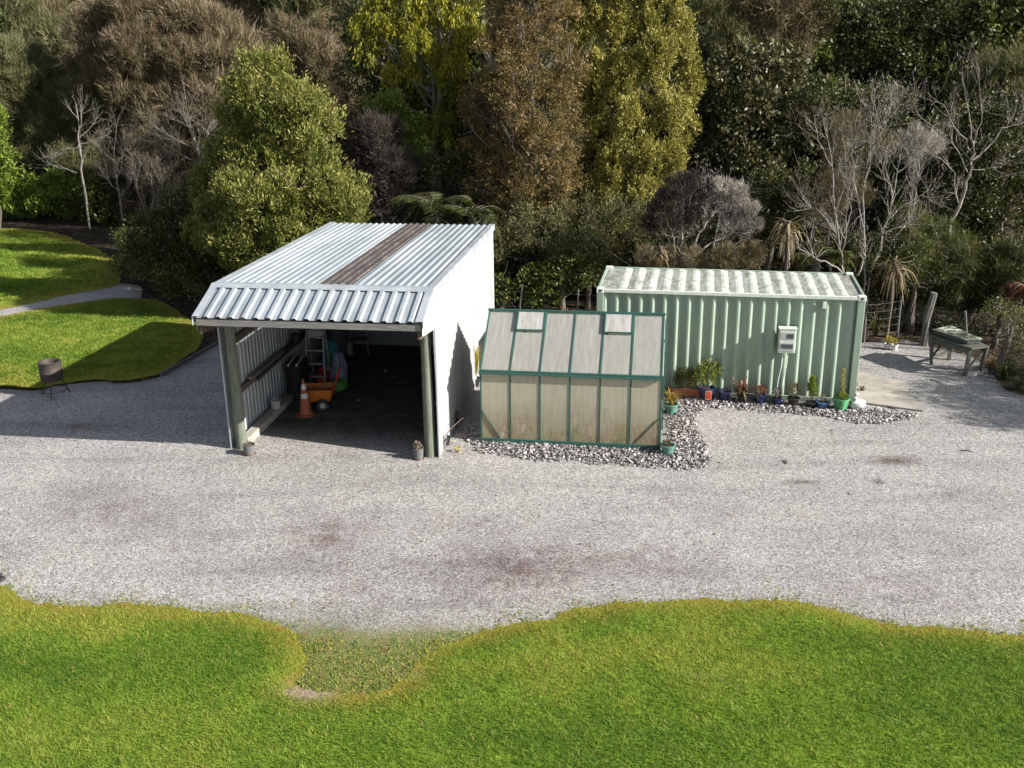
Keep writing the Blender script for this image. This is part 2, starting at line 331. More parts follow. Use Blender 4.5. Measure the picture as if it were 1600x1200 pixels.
L_['rust'] = leafm('leaf_rusty_gold', [(0, (.035, .04, .013)), (.32, (.085, .078, .025)), (.62, (.17, .112, .036)), (.85, (.27, .165, .06)), (1, (.34, .27, .15))], .25)
L_['gold'] = leafm('leaf_olive_gold', [(0, (.06, .06, .014)), (.4, (.18, .17, .034)), (.8, (.34, .30, .07)), (1, (.44, .39, .15))], .25)
L_['pale'] = leafm('leaf_glossy_pale', [(0, (.016, .018, .008)), (.45, (.05, .053, .018)), (.8, (.115, .11, .042)), (.92, (.27, .26, .16)), (1, (.38, .37, .27))], .2, .5, .3)
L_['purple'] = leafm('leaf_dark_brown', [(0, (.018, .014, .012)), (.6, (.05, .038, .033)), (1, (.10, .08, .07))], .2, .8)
L_['silver'] = leafm('leaf_silver_twig', [(0, (.12, .10, .085)), (.5, (.28, .25, .225)), (1, (.50, .46, .41))], .15, .8)
L_['fern'] = leafm('leaf_fern', [(0, (.014, .02, .006)), (.6, (.045, .055, .014)), (1, (.11, .12, .03))], .35)
L_['straw'] = leafm('leaf_straw', [(0, (.10, .075, .045)), (.5, (.23, .175, .105)), (1, (.42, .35, .23))], .3)
L_['yellow'] = leafm('leaf_yellow', [(0, (.18, .16, .02)), (.5, (.42, .34, .03)), (1, (.60, .48, .08))], .35)
L_['red'] = leafm('leaf_rust_red', [(0, (.07, .03, .015)), (.6, (.19, .075, .04)), (1, (.32, .17, .10))], .25)
# ------------------------------------------------------------------ ground
def smooth_poly(pts, step=.12, jit=.0, seed=1, closed=True):
    pts = [np.array(p[:2], float) for p in pts]; out = []; n = len(pts)
    for i in range(n):
        p0, p1, p2, p3 = pts[i-1], pts[i], pts[(i+1) % n], pts[(i+2) % n]; k = max(1, min(120, int(np.linalg.norm(p2-p1)/step)))
        for j in range(k):
            t_ = j/k; q = .5*((2*p1)+(-p0+p2)*t_+(2*p0-5*p1+4*p2-p3)*t_**2+(-p0+3*p1-3*p2+p3)*t_**3)
            if np.linalg.norm(p2-p1) > 6: q = p1+(p2-p1)*t_
            out.append(q)
    out = np.array(out); r = np.random.default_rng(seed); m_ = len(out)
    if jit: out = out + r.normal(size=out.shape)*jit*.6 + np.stack([np.convolve(np.r_[a, a[:8]], np.ones(9)/9, 'valid') for a in r.normal(size=(2, m_))], 1)*jit*3
    return out
def inside(P, poly):
    x, y = P[:, 0], P[:, 1]; c = np.zeros(len(P), bool); n = len(poly); j = n-1
    for i in range(n):
        xi, yi = poly[i]; xj, yj = poly[j]
        if yi != yj: c ^= ((yi > y) != (yj > y)) & (x < (xj-xi)*(y-yi)/(yj-yi)+xi)
        j = i
    return c
def edgedist(P, poly):
    A = poly; B = np.roll(poly, -1, 0); dmin = np.full(len(P), 1e9)
    for a, b in zip(A, B):
        ab = b-a; L2 = ab@ab
        if L2 < 1e-12: continue
        t_ = np.clip(((P-a)@ab)/L2, 0, 1); dd = np.hypot(*(P-a-t_[:, None]*ab).T); dmin = np.minimum(dmin, dd)
    return dmin
def sheet(name, poly, z, grid, mat, attrs=None, lift=None, clipx=(-30, 30), clipy=(5, 60)):
    x0, y0 = np.maximum(poly.min(0), (clipx[0], clipy[0])); x1, y1 = np.minimum(poly.max(0), (clipx[1], clipy[1]))
    gx, gy = np.meshgrid(np.arange(x0, x1, grid), np.arange(y0, y1, grid)); Pn = np.stack([gx.ravel(), gy.ravel()], 1)
    Pn += np.random.default_rng(3).uniform(-.2, .2, Pn.shape)*grid
    Pn = Pn[inside(Pn, poly)]; Pn = Pn[edgedist(Pn, poly) > grid*.35]
    allp = np.vstack([poly, Pn]); n = len(poly)
    r = delaunay_2d_cdt([Vector(p) for p in allp], [], [list(range(n))], 1, 1e-5)
    vs = np.array([(p[0], p[1]) for p in r[0]]); fs = [f for f in r[2]]
    Z = np.full(len(vs), z)
    if lift is not None: Z = Z + lift(vs)
    at = {k: fn(vs) for k, fn in (attrs or {}).items()}
    o = npmesh(name, np.c_[vs, Z], np.array(fs), mat, None, at, smooth=True, dom='POINT')
    return tag(o, kind='structure')
_vg = np.random.default_rng(77).uniform(size=(128, 128))
def vnoise(P, sc_, octs=4, seed=0):
    out = 0; amp = 1; tot = 0
    for o_ in range(octs):
        X = P[:, 0]*sc_*2**o_+37.7*(o_+seed); Y = P[:, 1]*sc_*2**o_+11.3*(o_+seed*3); i = np.floor(X).astype(int); j = np.floor(Y).astype(int); fx = X-i; fy = Y-j; fx = fx*fx*(3-2*fx); fy = fy*fy*(3-2*fy)
        g = lambda a, b: _vg[(i+a) % 128, (j+b) % 128]
        out = out+amp*((g(0, 0)*(1-fx)+g(1, 0)*fx)*(1-fy)+(g(0, 1)*(1-fx)+g(1, 1)*fx)*fy); tot += amp; amp *= .55
    return out/tot
def patchf(P): return np.clip((vnoise(P*np.array([.6, 1.]), .75, 4, 1)-.5)*2.6+.5, 0, 1)
def sstep(a, b, x): t_ = np.clip((x-a)/(b-a), 0, 1); return t_*t_*(3-2*t_)
def y0line(x): return np.interp(x, [-60, -24, -17, -12, -8, 0, 20, 60], [54, 51, 48, 45, 41, 31.5, 29, 27])
def H(x, y):
    q = np.asarray(y)-y0line(np.asarray(x)); s_ = np.where(q > 12, q, np.log1p(np.exp(np.clip(q/.6, -30, 30)))*.6)
    return .30*np.minimum(s_, 75)
xs = np.r_[np.linspace(-160, -34, 22), np.linspace(-32, 32, 129), np.linspace(34, 160, 22)]; ys = np.r_[np.linspace(-60, 4, 12), np.linspace(5, 70, 131), np.linspace(72, 260, 40)]
gx, gy = np.meshgrid(xs, ys); hz = H(gx, gy); bump_ = .12*np.sin(gx*1.7+2*np.sin(gy*.9))*np.sin(gy*1.3+gx*.4); hz = hz+np.where(hz > .15, bump_, 0)
nx, ny = len(xs), len(ys); idx = np.arange(nx*ny).reshape(ny, nx)
gr = npmesh('ground', np.c_[gx.ravel(), gy.ravel(), hz.ravel()-.012], np.c_[idx[:-1, :-1].ravel(), idx[:-1, 1:].ravel(), idx[1:, 1:].ravel(), idx[1:, :-1].ravel()], M['soil'], smooth=True); tag(gr, kind='structure')

def gp(*uv): return [G(u, v)[:2] for u, v in uv]
low_edge = [(-160, 893), (-60, 897), (0, 914), (30, 936), (60, 945), (150, 948), (250, 946), (330, 956), (400, 966), (450, 986), (468, 1008), (482, 1030), (476, 1055), (458, 1072), (505, 1084), (560, 1084), (608, 1072), (642, 1050), (664, 1026), (692, 1010), (760, 985), (860, 966), (950, 946), (1050, 940), (1180, 939), (1290, 948), (1350, 966), (1440, 980), (1520, 985), (1620, 996), (1800, 1010)]
le = gp(*low_edge)
front_poly = smooth_poly(le + [np.array([14, 4.]), np.array([-14, 4.])], .05, .034, 4)
mid_px = [(-120, 612), (0, 604), (54, 607), (99, 599), (150, 593), (192, 595), (252, 583), (275, 568), (300, 551), (315, 532), (309, 513), (285, 493), (255, 473), (216, 467), (168, 468), (90, 479), (0, 495), (-120, 522)]
mid_poly = smooth_poly(gp(*mid_px), .1, .03, 5)
up_px = [(-120, 512), (0, 484), (60, 472), (120, 459), (180, 447), (192, 430), (180, 406), (144, 386), (99, 369), (60, 361), (0, 357), (-120, 354)]
up_poly = smooth_poly(gp(*up_px), .2, .05, 6)
path_poly = smooth_poly(gp((-130, 525), (0, 499), (90, 483), (168, 472), (214, 470), (222, 460), (216, 447), (182, 443), (120, 455), (60, 468), (0, 480), (-130, 508)), .2, .03, 8)
grav_pts = gp((-150, 620), (0, 609), (54, 611), (99, 603), (150, 597), (192, 599), (252, 587), (300, 560), (352, 530)) + [np.array(p) for p in [(-7.6, 29.6), (-4, 29.5), (-1, 29.2), (3, 28.6), (7, 27.9), (9.6, 27.3), (10.9, 27.4), (11.6, 26.7), (12.2, 25.6), (12.0, 24.0), (12.1, 23.0), (13.5, 22), (17, 21), (17, 6), (-15, 6), (-17, 14)]]
grav_poly = smooth_poly(grav_pts, .15, .04, 9)
def blob(c, r, ang=0, p=2):
    c = np.array(c[:2]); ca, sa = math.cos(ang), math.sin(ang)
    def f(P): q = P-c; return np.exp(-((np.abs((q[:, 0]*ca+q[:, 1]*sa)/r[0])**p)+(np.abs((-q[:, 0]*sa+q[:, 1]*ca)/r[1])**p)))
    return f
def bl(u, v, ru, rv, a=0):   # blob given by photo position, radii in metres
    return blob(G(u, v), (ru, rv), a)
stains = [(bl(510, 838, .8, .9), .8), (bl(815, 905, 1.0, 1.0), .7), (bl(780, 885, 2.2, .7), .45), (bl(560, 925, .7, .4), .45), (bl(175, 800, 1.2, .7), .5), (bl(320, 855, .7, .4), .35), (bl(140, 665, 1.1, .35), .9), (bl(1400, 718, .6, .2), .5), (bl(950, 870, 1.7, .45), .5), (bl(230, 620, .7, .3), .3), (bl(1390, 920, 1.3, .7), .45), (bl(1120, 800, 2.6, .8), .15), (bl(700, 960, 1.2, .4), .3), (bl(1060, 900, .7, .3), .35), (bl(730, 820, 1.1, .5), .3)]
oils = [(bl(1398, 720, .42, .17, -.05), 1.1), (bl(1366, 752, .15, .06, -.5), 1.3), (bl(1252, 754, .34, .035, -.1), 1.2), (bl(1486, 776, .07, .06), 1.3), (bl(1270, 760, .2, .03), .5)]
def fsum(lst): return lambda P: sum(f(P)*k for f, k in lst)
mossf = fsum([(bl(580, 1050, 1.1, .75), 2.6), (bl(700, 1005, .9, .35), 1.2), (bl(560, 1085, 1.1, .5), 1.8), (bl(490, 1010, .5, .5), 1.4), (bl(570, 1070, 1.0, .45), 2.), (bl(1060, 948, 1.8, .15), .6), (bl(400, 972, .6, .15), .6), (bl(250, 950, 2, .12), .5), (bl(1500, 985, 1.5, .12), .5)])
sx0, sy0 = -5.864, 20.144; SA = -.1405; SW, SL, SHF, SHB = 4.2716, 7.7095, 3.5577, 3.4029
def shed_local(P): q = P-np.array([sx0, sy0]); return np.stack([q[:, 0]*math.cos(SA)+q[:, 1]*math.sin(SA), -q[:, 0]*math.sin(SA)+q[:, 1]*math.cos(SA)], 1)
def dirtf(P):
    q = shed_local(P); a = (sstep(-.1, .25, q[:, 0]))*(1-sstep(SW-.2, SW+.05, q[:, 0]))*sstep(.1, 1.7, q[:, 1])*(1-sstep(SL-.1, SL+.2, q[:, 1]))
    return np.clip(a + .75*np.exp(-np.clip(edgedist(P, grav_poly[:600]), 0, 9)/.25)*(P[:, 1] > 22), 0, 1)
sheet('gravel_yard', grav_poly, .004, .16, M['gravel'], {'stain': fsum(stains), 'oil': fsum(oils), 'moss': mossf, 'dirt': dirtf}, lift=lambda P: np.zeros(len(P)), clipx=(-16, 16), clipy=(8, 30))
z_ = lambda P: np.zeros(len(P))
sheet('garden_path', path_poly, .006, .5, M['gravel'], {'stain': z_, 'oil': z_, 'moss': lambda P: .5*np.exp(-edgedist(P, path_poly)/.12), 'dirt': z_})
baref = fsum([(bl(483, 1084, .30, .13, -.2), 1.6), (bl(660, 1050, .1, .1), .5), (bl(1100, 1060, .2, .1), .25)])
def edgef(poly, sc_=1.): return lambda P: edgedist(P, poly)/sc_
sheet('front_lawn', front_poly, .012, .2, M['lawn'], {'edge': edgef(front_poly, .75), 'bare': baref, 'patch': patchf}, lift=lambda P: .035*sstep(0, .5, edgedist(P, front_poly)))
sheet('side_lawn', mid_poly, .012, .45, M['lawn_far'], {'edge': edgef(mid_poly, 1.1), 'bare': z_, 'patch': patchf}, lift=lambda P: .05*sstep(0, 1, edgedist(P, mid_poly)))
sheet('far_lawn', up_poly, .012, .7, M['lawn_far'], {'edge': edgef(up_poly, 1.6), 'bare': z_, 'patch': patchf}, lift=lambda P: .05*sstep(0, 1, edgedist(P, up_poly)))
# concrete slab beside the container
slab = MB(); sp = gp((1338, 583), (1408, 598), (1441, 644), (1331, 629)); b0 = [(*p, .0) for p in sp]; b1 = [(*p, .045) for p in sp]
slab.add(b0+b1, [(4, 5, 6, 7)[::-1], (0, 1, 5, 4), (1, 2, 6, 5), (2, 3, 7, 6), (3, 0, 4, 7)]); so_ = slab.build('concrete_slab', M['concrete']); tag(so_, kind='structure')

def blades(name, poly, n, ylim, hh, ww, seed, edgew, parent=None, xl=(-12, 12)):
    r = np.random.default_rng(seed); x0, y0 = np.maximum(poly.min(0), (xl[0], ylim[0])); x1, y1 = np.minimum(poly.max(0), (xl[1], ylim[1]))
    P = np.stack([r.uniform(x0, x1, n), y0+(y1-y0)*r.uniform(0, 1, n)], 1); P = P[inside(P, poly)]
    ed = edgedist(P, poly); keep = r.uniform(size=len(P)) < np.clip(.45+ed/edgew*.6, 0, 1); ba = baref(P) if name == 'front_grass' else np.zeros(len(P)); keep &= r.uniform(size=len(P)) > ba
    P = P[keep]; ed = ed[keep]; m_ = len(P)
    th = r.uniform(0, 6.283, m_); lean = r.normal(0, .6, (m_, 2))+(np.stack([vnoise(P, 7.1, 2, 7), vnoise(P, 7.3, 2, 8)], 1)-.5)*1.0; n2_ = vnoise(P, 2.2, 3, 5); h = r.uniform(.5, 1.2, m_)*hh*(1-.45*np.exp(-ed/edgew))*(.5+.5*n2_+.6*vnoise(P, 9., 2, 6)); wv = ww*r.uniform(.6, 1.3, m_)
    s = np.stack([np.cos(th), np.sin(th)], 1)*wv[:, None]/2; z = .02+.035*sstep(0, .5, ed) if name == 'front_grass' else .02+.05*sstep(0, 1, ed)
    z = z-.006
    V = np.empty((m_, 3, 3)); V[:, 0, :2] = P-s; V[:, 1, :2] = P+s; V[:, 2, :2] = P+lean*h[:, None]; V[:, 0, 2] = z; V[:, 1, 2] = z; V[:, 2, 2] = z+h
    patch = .35+.45*np.sin(P[:, 0]*.7+1.9*np.sin(P[:, 1]*.55+1))*np.sin(P[:, 1]*.9+1.4*np.sin(P[:, 0]*.45))+.18*np.sin(P[:, 0]*1.9+1.3*np.sin(P[:, 1]*1.1))+.25*np.sin(P[:, 1]*2.3+2*np.sin(P[:, 0]*.8)); clc = np.random.default_rng(seed+9).uniform(size=(64, 64)); P8 = (P*3.1+np.sin(P[:, ::-1]*4)*.5).astype(int) % 64; cl = clc[P8[:, 0], P8[:, 1]]; pm = .5+.5*np.sin(P[:, 0]*5.1+np.sin(P[:, 1]*7)*2)
    pf = patchf(P); n3_ = vnoise(P, 9., 2, 6); v = .02+.24*r.uniform(0, 1, m_)+.20*pf+.28*(n2_-.45)+.46*(n3_-.35)+.05*cl; v = np.where(r.uniform(size=m_) < .5*sstep(.62, .95, pf)*sstep(2.6, .8, ed), .70+.12*r.uniform(size=m_), v); v = np.where(r.uniform(size=m_) < np.clip(1.1*np.exp(-(ed/edgew*1.5)*(.5+1.2*vnoise(P, 1.6, 3, 9))), 0, .8), .70+.25*r.uniform(size=m_), v); v = np.where(r.uniform(size=m_) < .04, .95, v)
    o = npmesh(name, V.reshape(-1, 3), np.arange(m_*3).reshape(-1, 3), M['blade'], None, {'v': v}); return tag(o, kind='stuff')
blades('front_grass', front_poly, 520000, (8.6, 15.2), .042, .011, 1, .35)
blades('side_grass', mid_poly, 200000, (20, 36), .05, .028, 2, .6, xl=(-19, -8))
blades('far_grass', up_poly, 150000, (33, 50), .06, .04, 3, .9, xl=(-26, -10))
# moss and weeds creeping into the gravel of the notch and along the lawn edge
r = np.random.default_rng(44); nW = 150000; P = np.stack([r.uniform(-8.5, 8.5, nW), r.uniform(10.8, 15.2, nW)], 1)
ed = edgedist(P, front_poly); k = (~inside(P, front_poly)) & (r.uniform(size=nW) < np.clip(.9*np.exp(-ed/(.02+.28*vnoise(P, 2.4, 3, 4)**2))+.6*sstep(.9, 2.3, mossf(P)+vnoise(P, 2.5, 3, 2)-.5), 0, 1)); P = P[k]; m_ = len(P)
th = r.uniform(0, 6.283, m_); s = np.stack([np.cos(th), np.sin(th)], 1)*.011*r.uniform(.5, 1.5, m_)[:, None]; h = r.uniform(.01, .04, m_)
V = np.empty((m_, 3, 3)); V[:, 0, :2] = P-s; V[:, 1, :2] = P+s; V[:, 2, :2] = P+r.normal(0, .6, (m_, 2))*h[:, None]; V[:, :2, 2] = .004; V[:, 2, 2] = h
tag(npmesh('edge_moss', V.reshape(-1, 3), np.arange(m_*3).reshape(-1, 3), M['blade'], None, {'v': r.choice([.1, .25, .35, .5, .62, .7, .8, .88], m_)+r.uniform(0, .06, m_)}), kind='stuff')

# river stones
ico_v = []; ph = (1+5**.5)/2
for a, b in ((1, ph), (-1, ph), (1, -ph), (-1, -ph)): ico_v += [(0, a, b), (a, b, 0), (b, 0, a)]
ico_v = np.array(ico_v, float); ico_v /= np.linalg.norm(ico_v[0]); bm = bmesh.new()
for q in ico_v: bm.verts.new(q)
hull = bmesh.ops.convex_hull(bm, input=bm.verts[:]); bm.verts.index_update(); ico_f = np.array([[q.index for q in f.verts] for f in bm.faces]); bm.free()
def stones(name, poly, n, s0, s1, seed, z=.01):
    r = np.random.default_rng(seed); lo, hi = poly.min(0), poly.max(0); P = r.uniform(lo, hi, (n*3, 2)); ed = edgedist(P, poly); P = P[inside(P, poly) & (r.uniform(size=len(P)) < np.clip(.3+ed/.2, 0, 1))][:n]; m_ = len(P)
    s = r.uniform(s0, s1, m_)*np.where(r.uniform(size=m_) < .06, 1.7, 1); S3 = s[:, None]*np.stack([r.uniform(.8, 1.4, m_), r.uniform(.6, 1, m_), r.uniform(.3, .5, m_)], 1)
    V = ico_v[None]*(1+r.normal(0, .13, (m_, 12, 1)))*S3[:, None]; th = r.uniform(0, 6.28, m_); ta = r.normal(0, .35, m_); c, sn = np.cos(th)[:, None], np.sin(th)[:, None]
    zt = V[..., 2]+V[..., 0]*ta[:, None]; X = V[..., 0]*c-V[..., 1]*sn; Y = V[..., 0]*sn+V[..., 1]*c
    V = np.stack([X+P[:, :1], Y+P[:, 1:], zt+z+r.uniform(0, .03, m_)[:, None]], -1)
    F_ = (ico_f[None]+12*np.arange(m_)[:, None, None]).reshape(-1, 3); v = np.repeat(np.clip(r.beta(1.3, 1.7, m_), 0, 1), 20)
    return tag(npmesh(name, V.reshape(-1, 3), F_, M['stone'], None, {'v': v}), kind='stuff')
s1 = smooth_poly(gp((722, 688), (735, 706), (800, 716), (880, 722), (950, 727), (1040, 733), (1105, 726), (1112, 700), (1090, 668), (1100, 645), (1140, 640), (1210, 648), (1290, 652), (1340, 660), (1395, 662), (1432, 655), (1438, 649), (1330, 636), (1330, 628), (1200, 618), (1100, 605), (1040, 605), (1036, 660), (1034, 704), (900, 694), (752, 682), (735, 665)), .15, .05, 12)
stones('river_stones', s1, 9000, .016, .040, 5)
dk = smooth_poly(gp((730, 690), (800, 713), (940, 722), (1050, 728), (1095, 720), (1100, 700), (1075, 672), (1085, 645), (1120, 636), (1210, 644), (1300, 650), (1400, 657), (1430, 650), (1332, 637), (1330, 630), (1200, 620), (1100, 607), (1042, 607), (1038, 660), (1034, 700), (900, 690), (745, 680)), .2, .05, 13)
sheet('stone_bed', dk, .0085, .5, flat('stone_dust', (.12, .11, .105), .95, 0, .5, 14))

# ------------------------------------------------------------------ shed
shed = thing('shed', 'open-fronted pale corrugated metal shed with sloping canopy over two round posts', 'shed', (sx0, sy0, 0), SA)
def ribs(n_or_pitch, length, amp, kind='trap', start=0.):
    """profile along a line: list of (t, offset)"""
    pit = n_or_pitch; out = []; k = 0; x = start
    prof = {'trap': [(0, 0), (.5, 0), (.62, 1), (.88, 1)], 'box': [(0, 0), (.2, 0), (.5, 1), (.7, 1)], 'cont': [(0, 0), (.12, 0), (.42, 1), (.55, 1)], 'sine': [(0, 0), (.17, .25), (.33, .75), (.5, 1), (.67, .75), (.83, .25)]}[kind]
    while x < length:
        for a, b in prof:
            if x+a*pit <= length: out.append((x+a*pit, b*amp))
        x += pit
    out.append((length, 0)); return out
def corr_sheet(prof, P, mb=None, mi=0):
    """P(t, off, k) -> point; k = 0/1 for the two ends"""
    mb = mb or MB(); vs = []; fs = []
    for t_, o_ in prof: vs += [P(t_, o_, 0), P(t_, o_, 1)]
    for i in range(len(prof)-1): fs.append((2*i, 2*i+2, 2*i+3, 2*i+1))
    return mb.add(vs, fs, mi)
def zroof(y): return SHF+(SHB-SHF)*y/SL
CD, CZ = 1.0, 3.17          # canopy depth and eave height
def wtop(y): return zroof(y)-.05 if y >= 0 else zroof(0)-.05+(CZ-SHF)*(-y/CD)
def wbot(y): return 0.0 if y > -.02 else max(2.75, 2.75+(-y)*.15)
for side, mat in ((0, 'zinc_side'), (1, 'zinc_side')):
    mb = MB(); X = -.10 if side == 0 else SW+.10; sg = -1 if side == 0 else 1; pr = ribs(.19, SL, .025)
    corr_sheet(pr, lambda t_, o_, k: (X+sg*o_, t_, wbot(t_) if k == 0 else wtop(t_)), mb)
    pr2 = [(-CD+t_, o_) for t_, o_ in ribs(.19, CD, .02)]
    corr_sheet(pr2, lambda t_, o_, k: (X+sg*o_*.5, t_, wbot(t_-1e-3) if k == 0 else wtop(t_)), mb)
    mb.m = [1 if i % 4 == 1 else 0 for i in range(len(mb.m))]; ob = mb.build('side_wall', [M['zinc_side'], M['rib_shade']] if side else [M['zinc_in'], M['zinc_in']], shed)
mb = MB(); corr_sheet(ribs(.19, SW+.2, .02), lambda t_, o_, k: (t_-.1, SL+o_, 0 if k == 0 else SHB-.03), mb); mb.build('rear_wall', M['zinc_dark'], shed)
# roof
bx0, bx1 = 2.0, 2.68
for nm, a, b, mat in (('roof', -.12, bx0, 'zinc'), ('brown_roof_panel', bx0+.003, bx1-.003, 'brownroof'), ('roof', bx1, SW+.12, 'zinc')):
    mb = MB(); corr_sheet(ribs(.165, b-a, .026, 'trap'), lambda t_, o_, k: (a+t_, -.02 if k == 0 else SL+.12, zroof(-.02 if k == 0 else SL+.12)+o_+(.012 if mat == 'brownroof' else 0)), mb)
    ob = mb.build(nm, M[mat], shed)
    if mat == 'brownroof': ob['label'] = 'brown mossy translucent roof strip'
mb = MB(); corr_sheet(ribs(.252, SW+.12, .036, 'trap', 0), lambda t_, o_, k: (-.06+t_, -.06-o_*.35 if k == 0 else -CD-.06-o_*.35, (SHF-.01 if k == 0 else CZ+.0)+o_), mb); mb.build('canopy', M['zinc'], shed)
mb = MB(); mb.add([(-.14, .17, zroof(.17)+.034), (SW+.14, .17, zroof(.17)+.034), (SW+.14, -.03, SHF+.05), (-.14, -.03, SHF+.05), (SW+.14, -.15, SHF-.008), (-.14, -.15, SHF-.008)], [(0, 3, 2, 1), (3, 5, 4, 2)]); mb.build('ridge_flashing', M['flash'], shed)
for X, s_ in ((-.12, -1), (SW+.12, 1)):
    mb = MB(); z0, z1 = zroof(0), zroof(SL+.12); t_ = .035
    mb.add([(X-s_*.13, -.03, z0+t_), (X+s_*.015, -.03, z0+t_+.004), (X+s_*.02, -.03, z0-.11), (X-s_*.13, SL+.12, z1+t_), (X+s_*.015, SL+.12, z1+t_+.004), (X+s_*.02, SL+.12, z1-.11),
            (X-s_*.13, -CD-.08, CZ+.036), (X+s_*.015, -CD-.08, CZ+.04), (X+s_*.02, -CD-.08, CZ-.16)], [(0, 1, 4, 3), (1, 2, 5, 4), (6, 7, 1, 0), (7, 8, 2, 1)]); mb.build('barge_flashing', M['flash'], shed)
mb = MB(); mb.box((-.08, -CD-.045, CZ-.165), (SW+.08, -CD-.01, CZ-.03)); mb.build('front_beam', M['beam'], shed, bevel=.006)
for x in (.09, SW-.09):
    mb = MB(); mb.tube([(x, .06, -.02), (x, .06, 1.4), (x, .06, 3.25)], [.115, .108, .1], 14); mb.build('front_post', M['post'], shed, smooth=True)
for x in (.07, SW-.07):
    for y in ((5.1, 7.5) if x < 1 else (2.6, 5.1, 7.5)):
        mb = MB(); mb.tube([(x, y, 0), (x, y, 3.3)], .085, 10); mb.build('inner_post', M['post'], shed, smooth=True)
for x, nm in ((-.04, 0), (SW+.045, 1)):
    for z in (1.12, 2.25, 3.12):
        mb = MB(); mb.bar((x, .1 if nm == 0 else .15, z), (x, SL-.05, z), .05, .14); mb.build('wall_rail', M['rail'], shed)
mb = MB()
for y in np.linspace(.35, SL-.3, 8): mb.bar((-.06, y, zroof(y)-.1), (SW+.06, y, zroof(y)-.1), .05, .14)
for y in (-.55,): mb.bar((-.06, y, 3.22), (SW+.06, y, 3.22), .05, .1)
mb.build('roof_purlins', M['rail'], shed)
for x in (-.03, SW+.03): MB().bar((x, .1, 2.78), (x, -CD+.02, 2.9), .045, .14).build('canopy_bracket', M['rail'], shed)
for x in (-.115, SW+.115): MB().box((x-.012, -.03, 0), (x+.012, .05, 2.76)).build('corner_flashing', M['flash'], shed)
mb = MB(); mb.box((.0, .16, .0), (.2, 3.0, .17)); mb.box((.0, 3.01, .0), (.18, 7.5, .15)); mb.build('bottom_board', M['sill'], shed, bevel=.006)
for o_ in shed.children:
    if o_.name.startswith('front_beam'): o_['label'] = 'grey weathered timber beam under the canopy edge'
# planks stored on the rails of the left wall, things kept inside
def W(x, y, z=0): c, s = math.cos(SA), math.sin(SA); return (sx0+c*x-s*y, sy0+s*x+c*y, z)
def simple(name, mb_, mat, label, cat, x, y, z=0, rz=0, group=None, smooth=False, bevel=0, loc=None):
    o = mb_.build(name, mat, None, smooth, bevel); o.location = loc or W(x, y, z); o.rotation_euler = (0, 0, rz+(SA if loc is None else 0)); return tag(o, label, cat, group)
mb = MB(); mb.bar((0, -1.6, 0), (0, 1.6, 0), .16, .045); simple('plank', mb, M['rail'], 'long brown plank stored along the left shed wall', 'plank', .12, 2.55, 1.215, .02)
mb = MB(); mb.bar((0, -1.0, 0), (0, 1.0, 0), .12, .045); simple('plank', mb, M['beam'], 'shorter grey plank behind the long brown one on the shed wall', 'plank', .05, 1.95, 1.262, 0)
mb = MB(); mb.box((-.11, -.12, 0), (.11, .12, .02)); mb.lathe([(.09, .02), (.11, .2), (.105, .22), (.09, .2)], 14); simple('basket', mb, M['black'], 'dark basket standing on the wall planks in the shed', 'basket', .13, 3.7, 1.24)
mb = MB(); mb.lathe([(0, 0), (.10, 0), (.125, .19), (.135, .19), (.135, .21), (.115, .21), (.095, .02), (0, .02)], 18); simple('small_bucket', mb, M['dirtylight'], 'small dirty white bucket on the bottom board of the left shed wall', 'bucket', .13, 2.05, .17, smooth=True)
# traffic cone
cxy = G(478, 648); cone = thing('traffic_cone', 'faded orange traffic cone with two white bands on the shed floor', 'traffic cone', (cxy[0], cxy[1], 0), SA+.3)
mb = MB(); mb.add([(x*.21, y*.21, z) for z in (0, .035) for x, y in ((-1, -.5), (-.5, -1), (.5, -1), (1, -.5), (1, .5), (.5, 1), (-.5, 1), (-1, .5))], [tuple(range(8))[::-1], tuple(range(8, 16))]+[(i, (i+1) % 8, 8+(i+1) % 8, 8+i) for i in range(8)]); mb.build('base', M['orange'], cone, bevel=.006)
rc = lambda z: .145-.118*(z-.035)/.83
for nm, zs, mt, off in (('cone_body', [.035, .08, .44, .87], 'orange', 0), ('white_band', [.42, .53], 'white', .003), ('white_band', [.63, .76], 'white', .003)):
    mb = MB(); mb.lathe([(rc(z)+off, z) for z in zs]+([(0, .872)] if off == 0 else []), 20); mb.build(nm, M[mt], cone, smooth=True)
# orange cart
c0 = G(500, 640); cart = thing('garden_cart', 'orange two-wheeled barrow with an upright red handle behind the cone', 'barrow', (c0[0], c0[1]+.15, 0), SA+.15)
mb = MB(); vs = [(-.3, -.22, .22), (.25, -.22, .22), (.25, .22, .22), (-.3, .22, .22), (-.38, -.28, .5), (.32, -.28, .5), (.32, .28, .5), (-.38, .28, .5)]
mb.add(vs, [(0, 3, 2, 1), (0, 1, 5, 4), (1, 2, 6, 5), (2, 3, 7, 6), (3, 0, 4, 7)]); mb.tube([vs[4], vs[5], vs[6], vs[7], vs[4]], .018, 6); mb.box((-.3, -.2, .4), (.2, .2, .41)); mb.build('tray', M['cartorange'], cart)
mb = MB(); mb.tube([(.26, -.2, .25), (.42, -.2, .7), (.5, -.2, .98)], .017, 6); mb.tube([(.26, .2, .25), (.42, .2, .7), (.5, .2, .98)], .017, 6); mb.tube([(.5, -.2, .98), (.5, .2, .98)], .017, 6); mb.build('handle', M['redplastic'], cart)
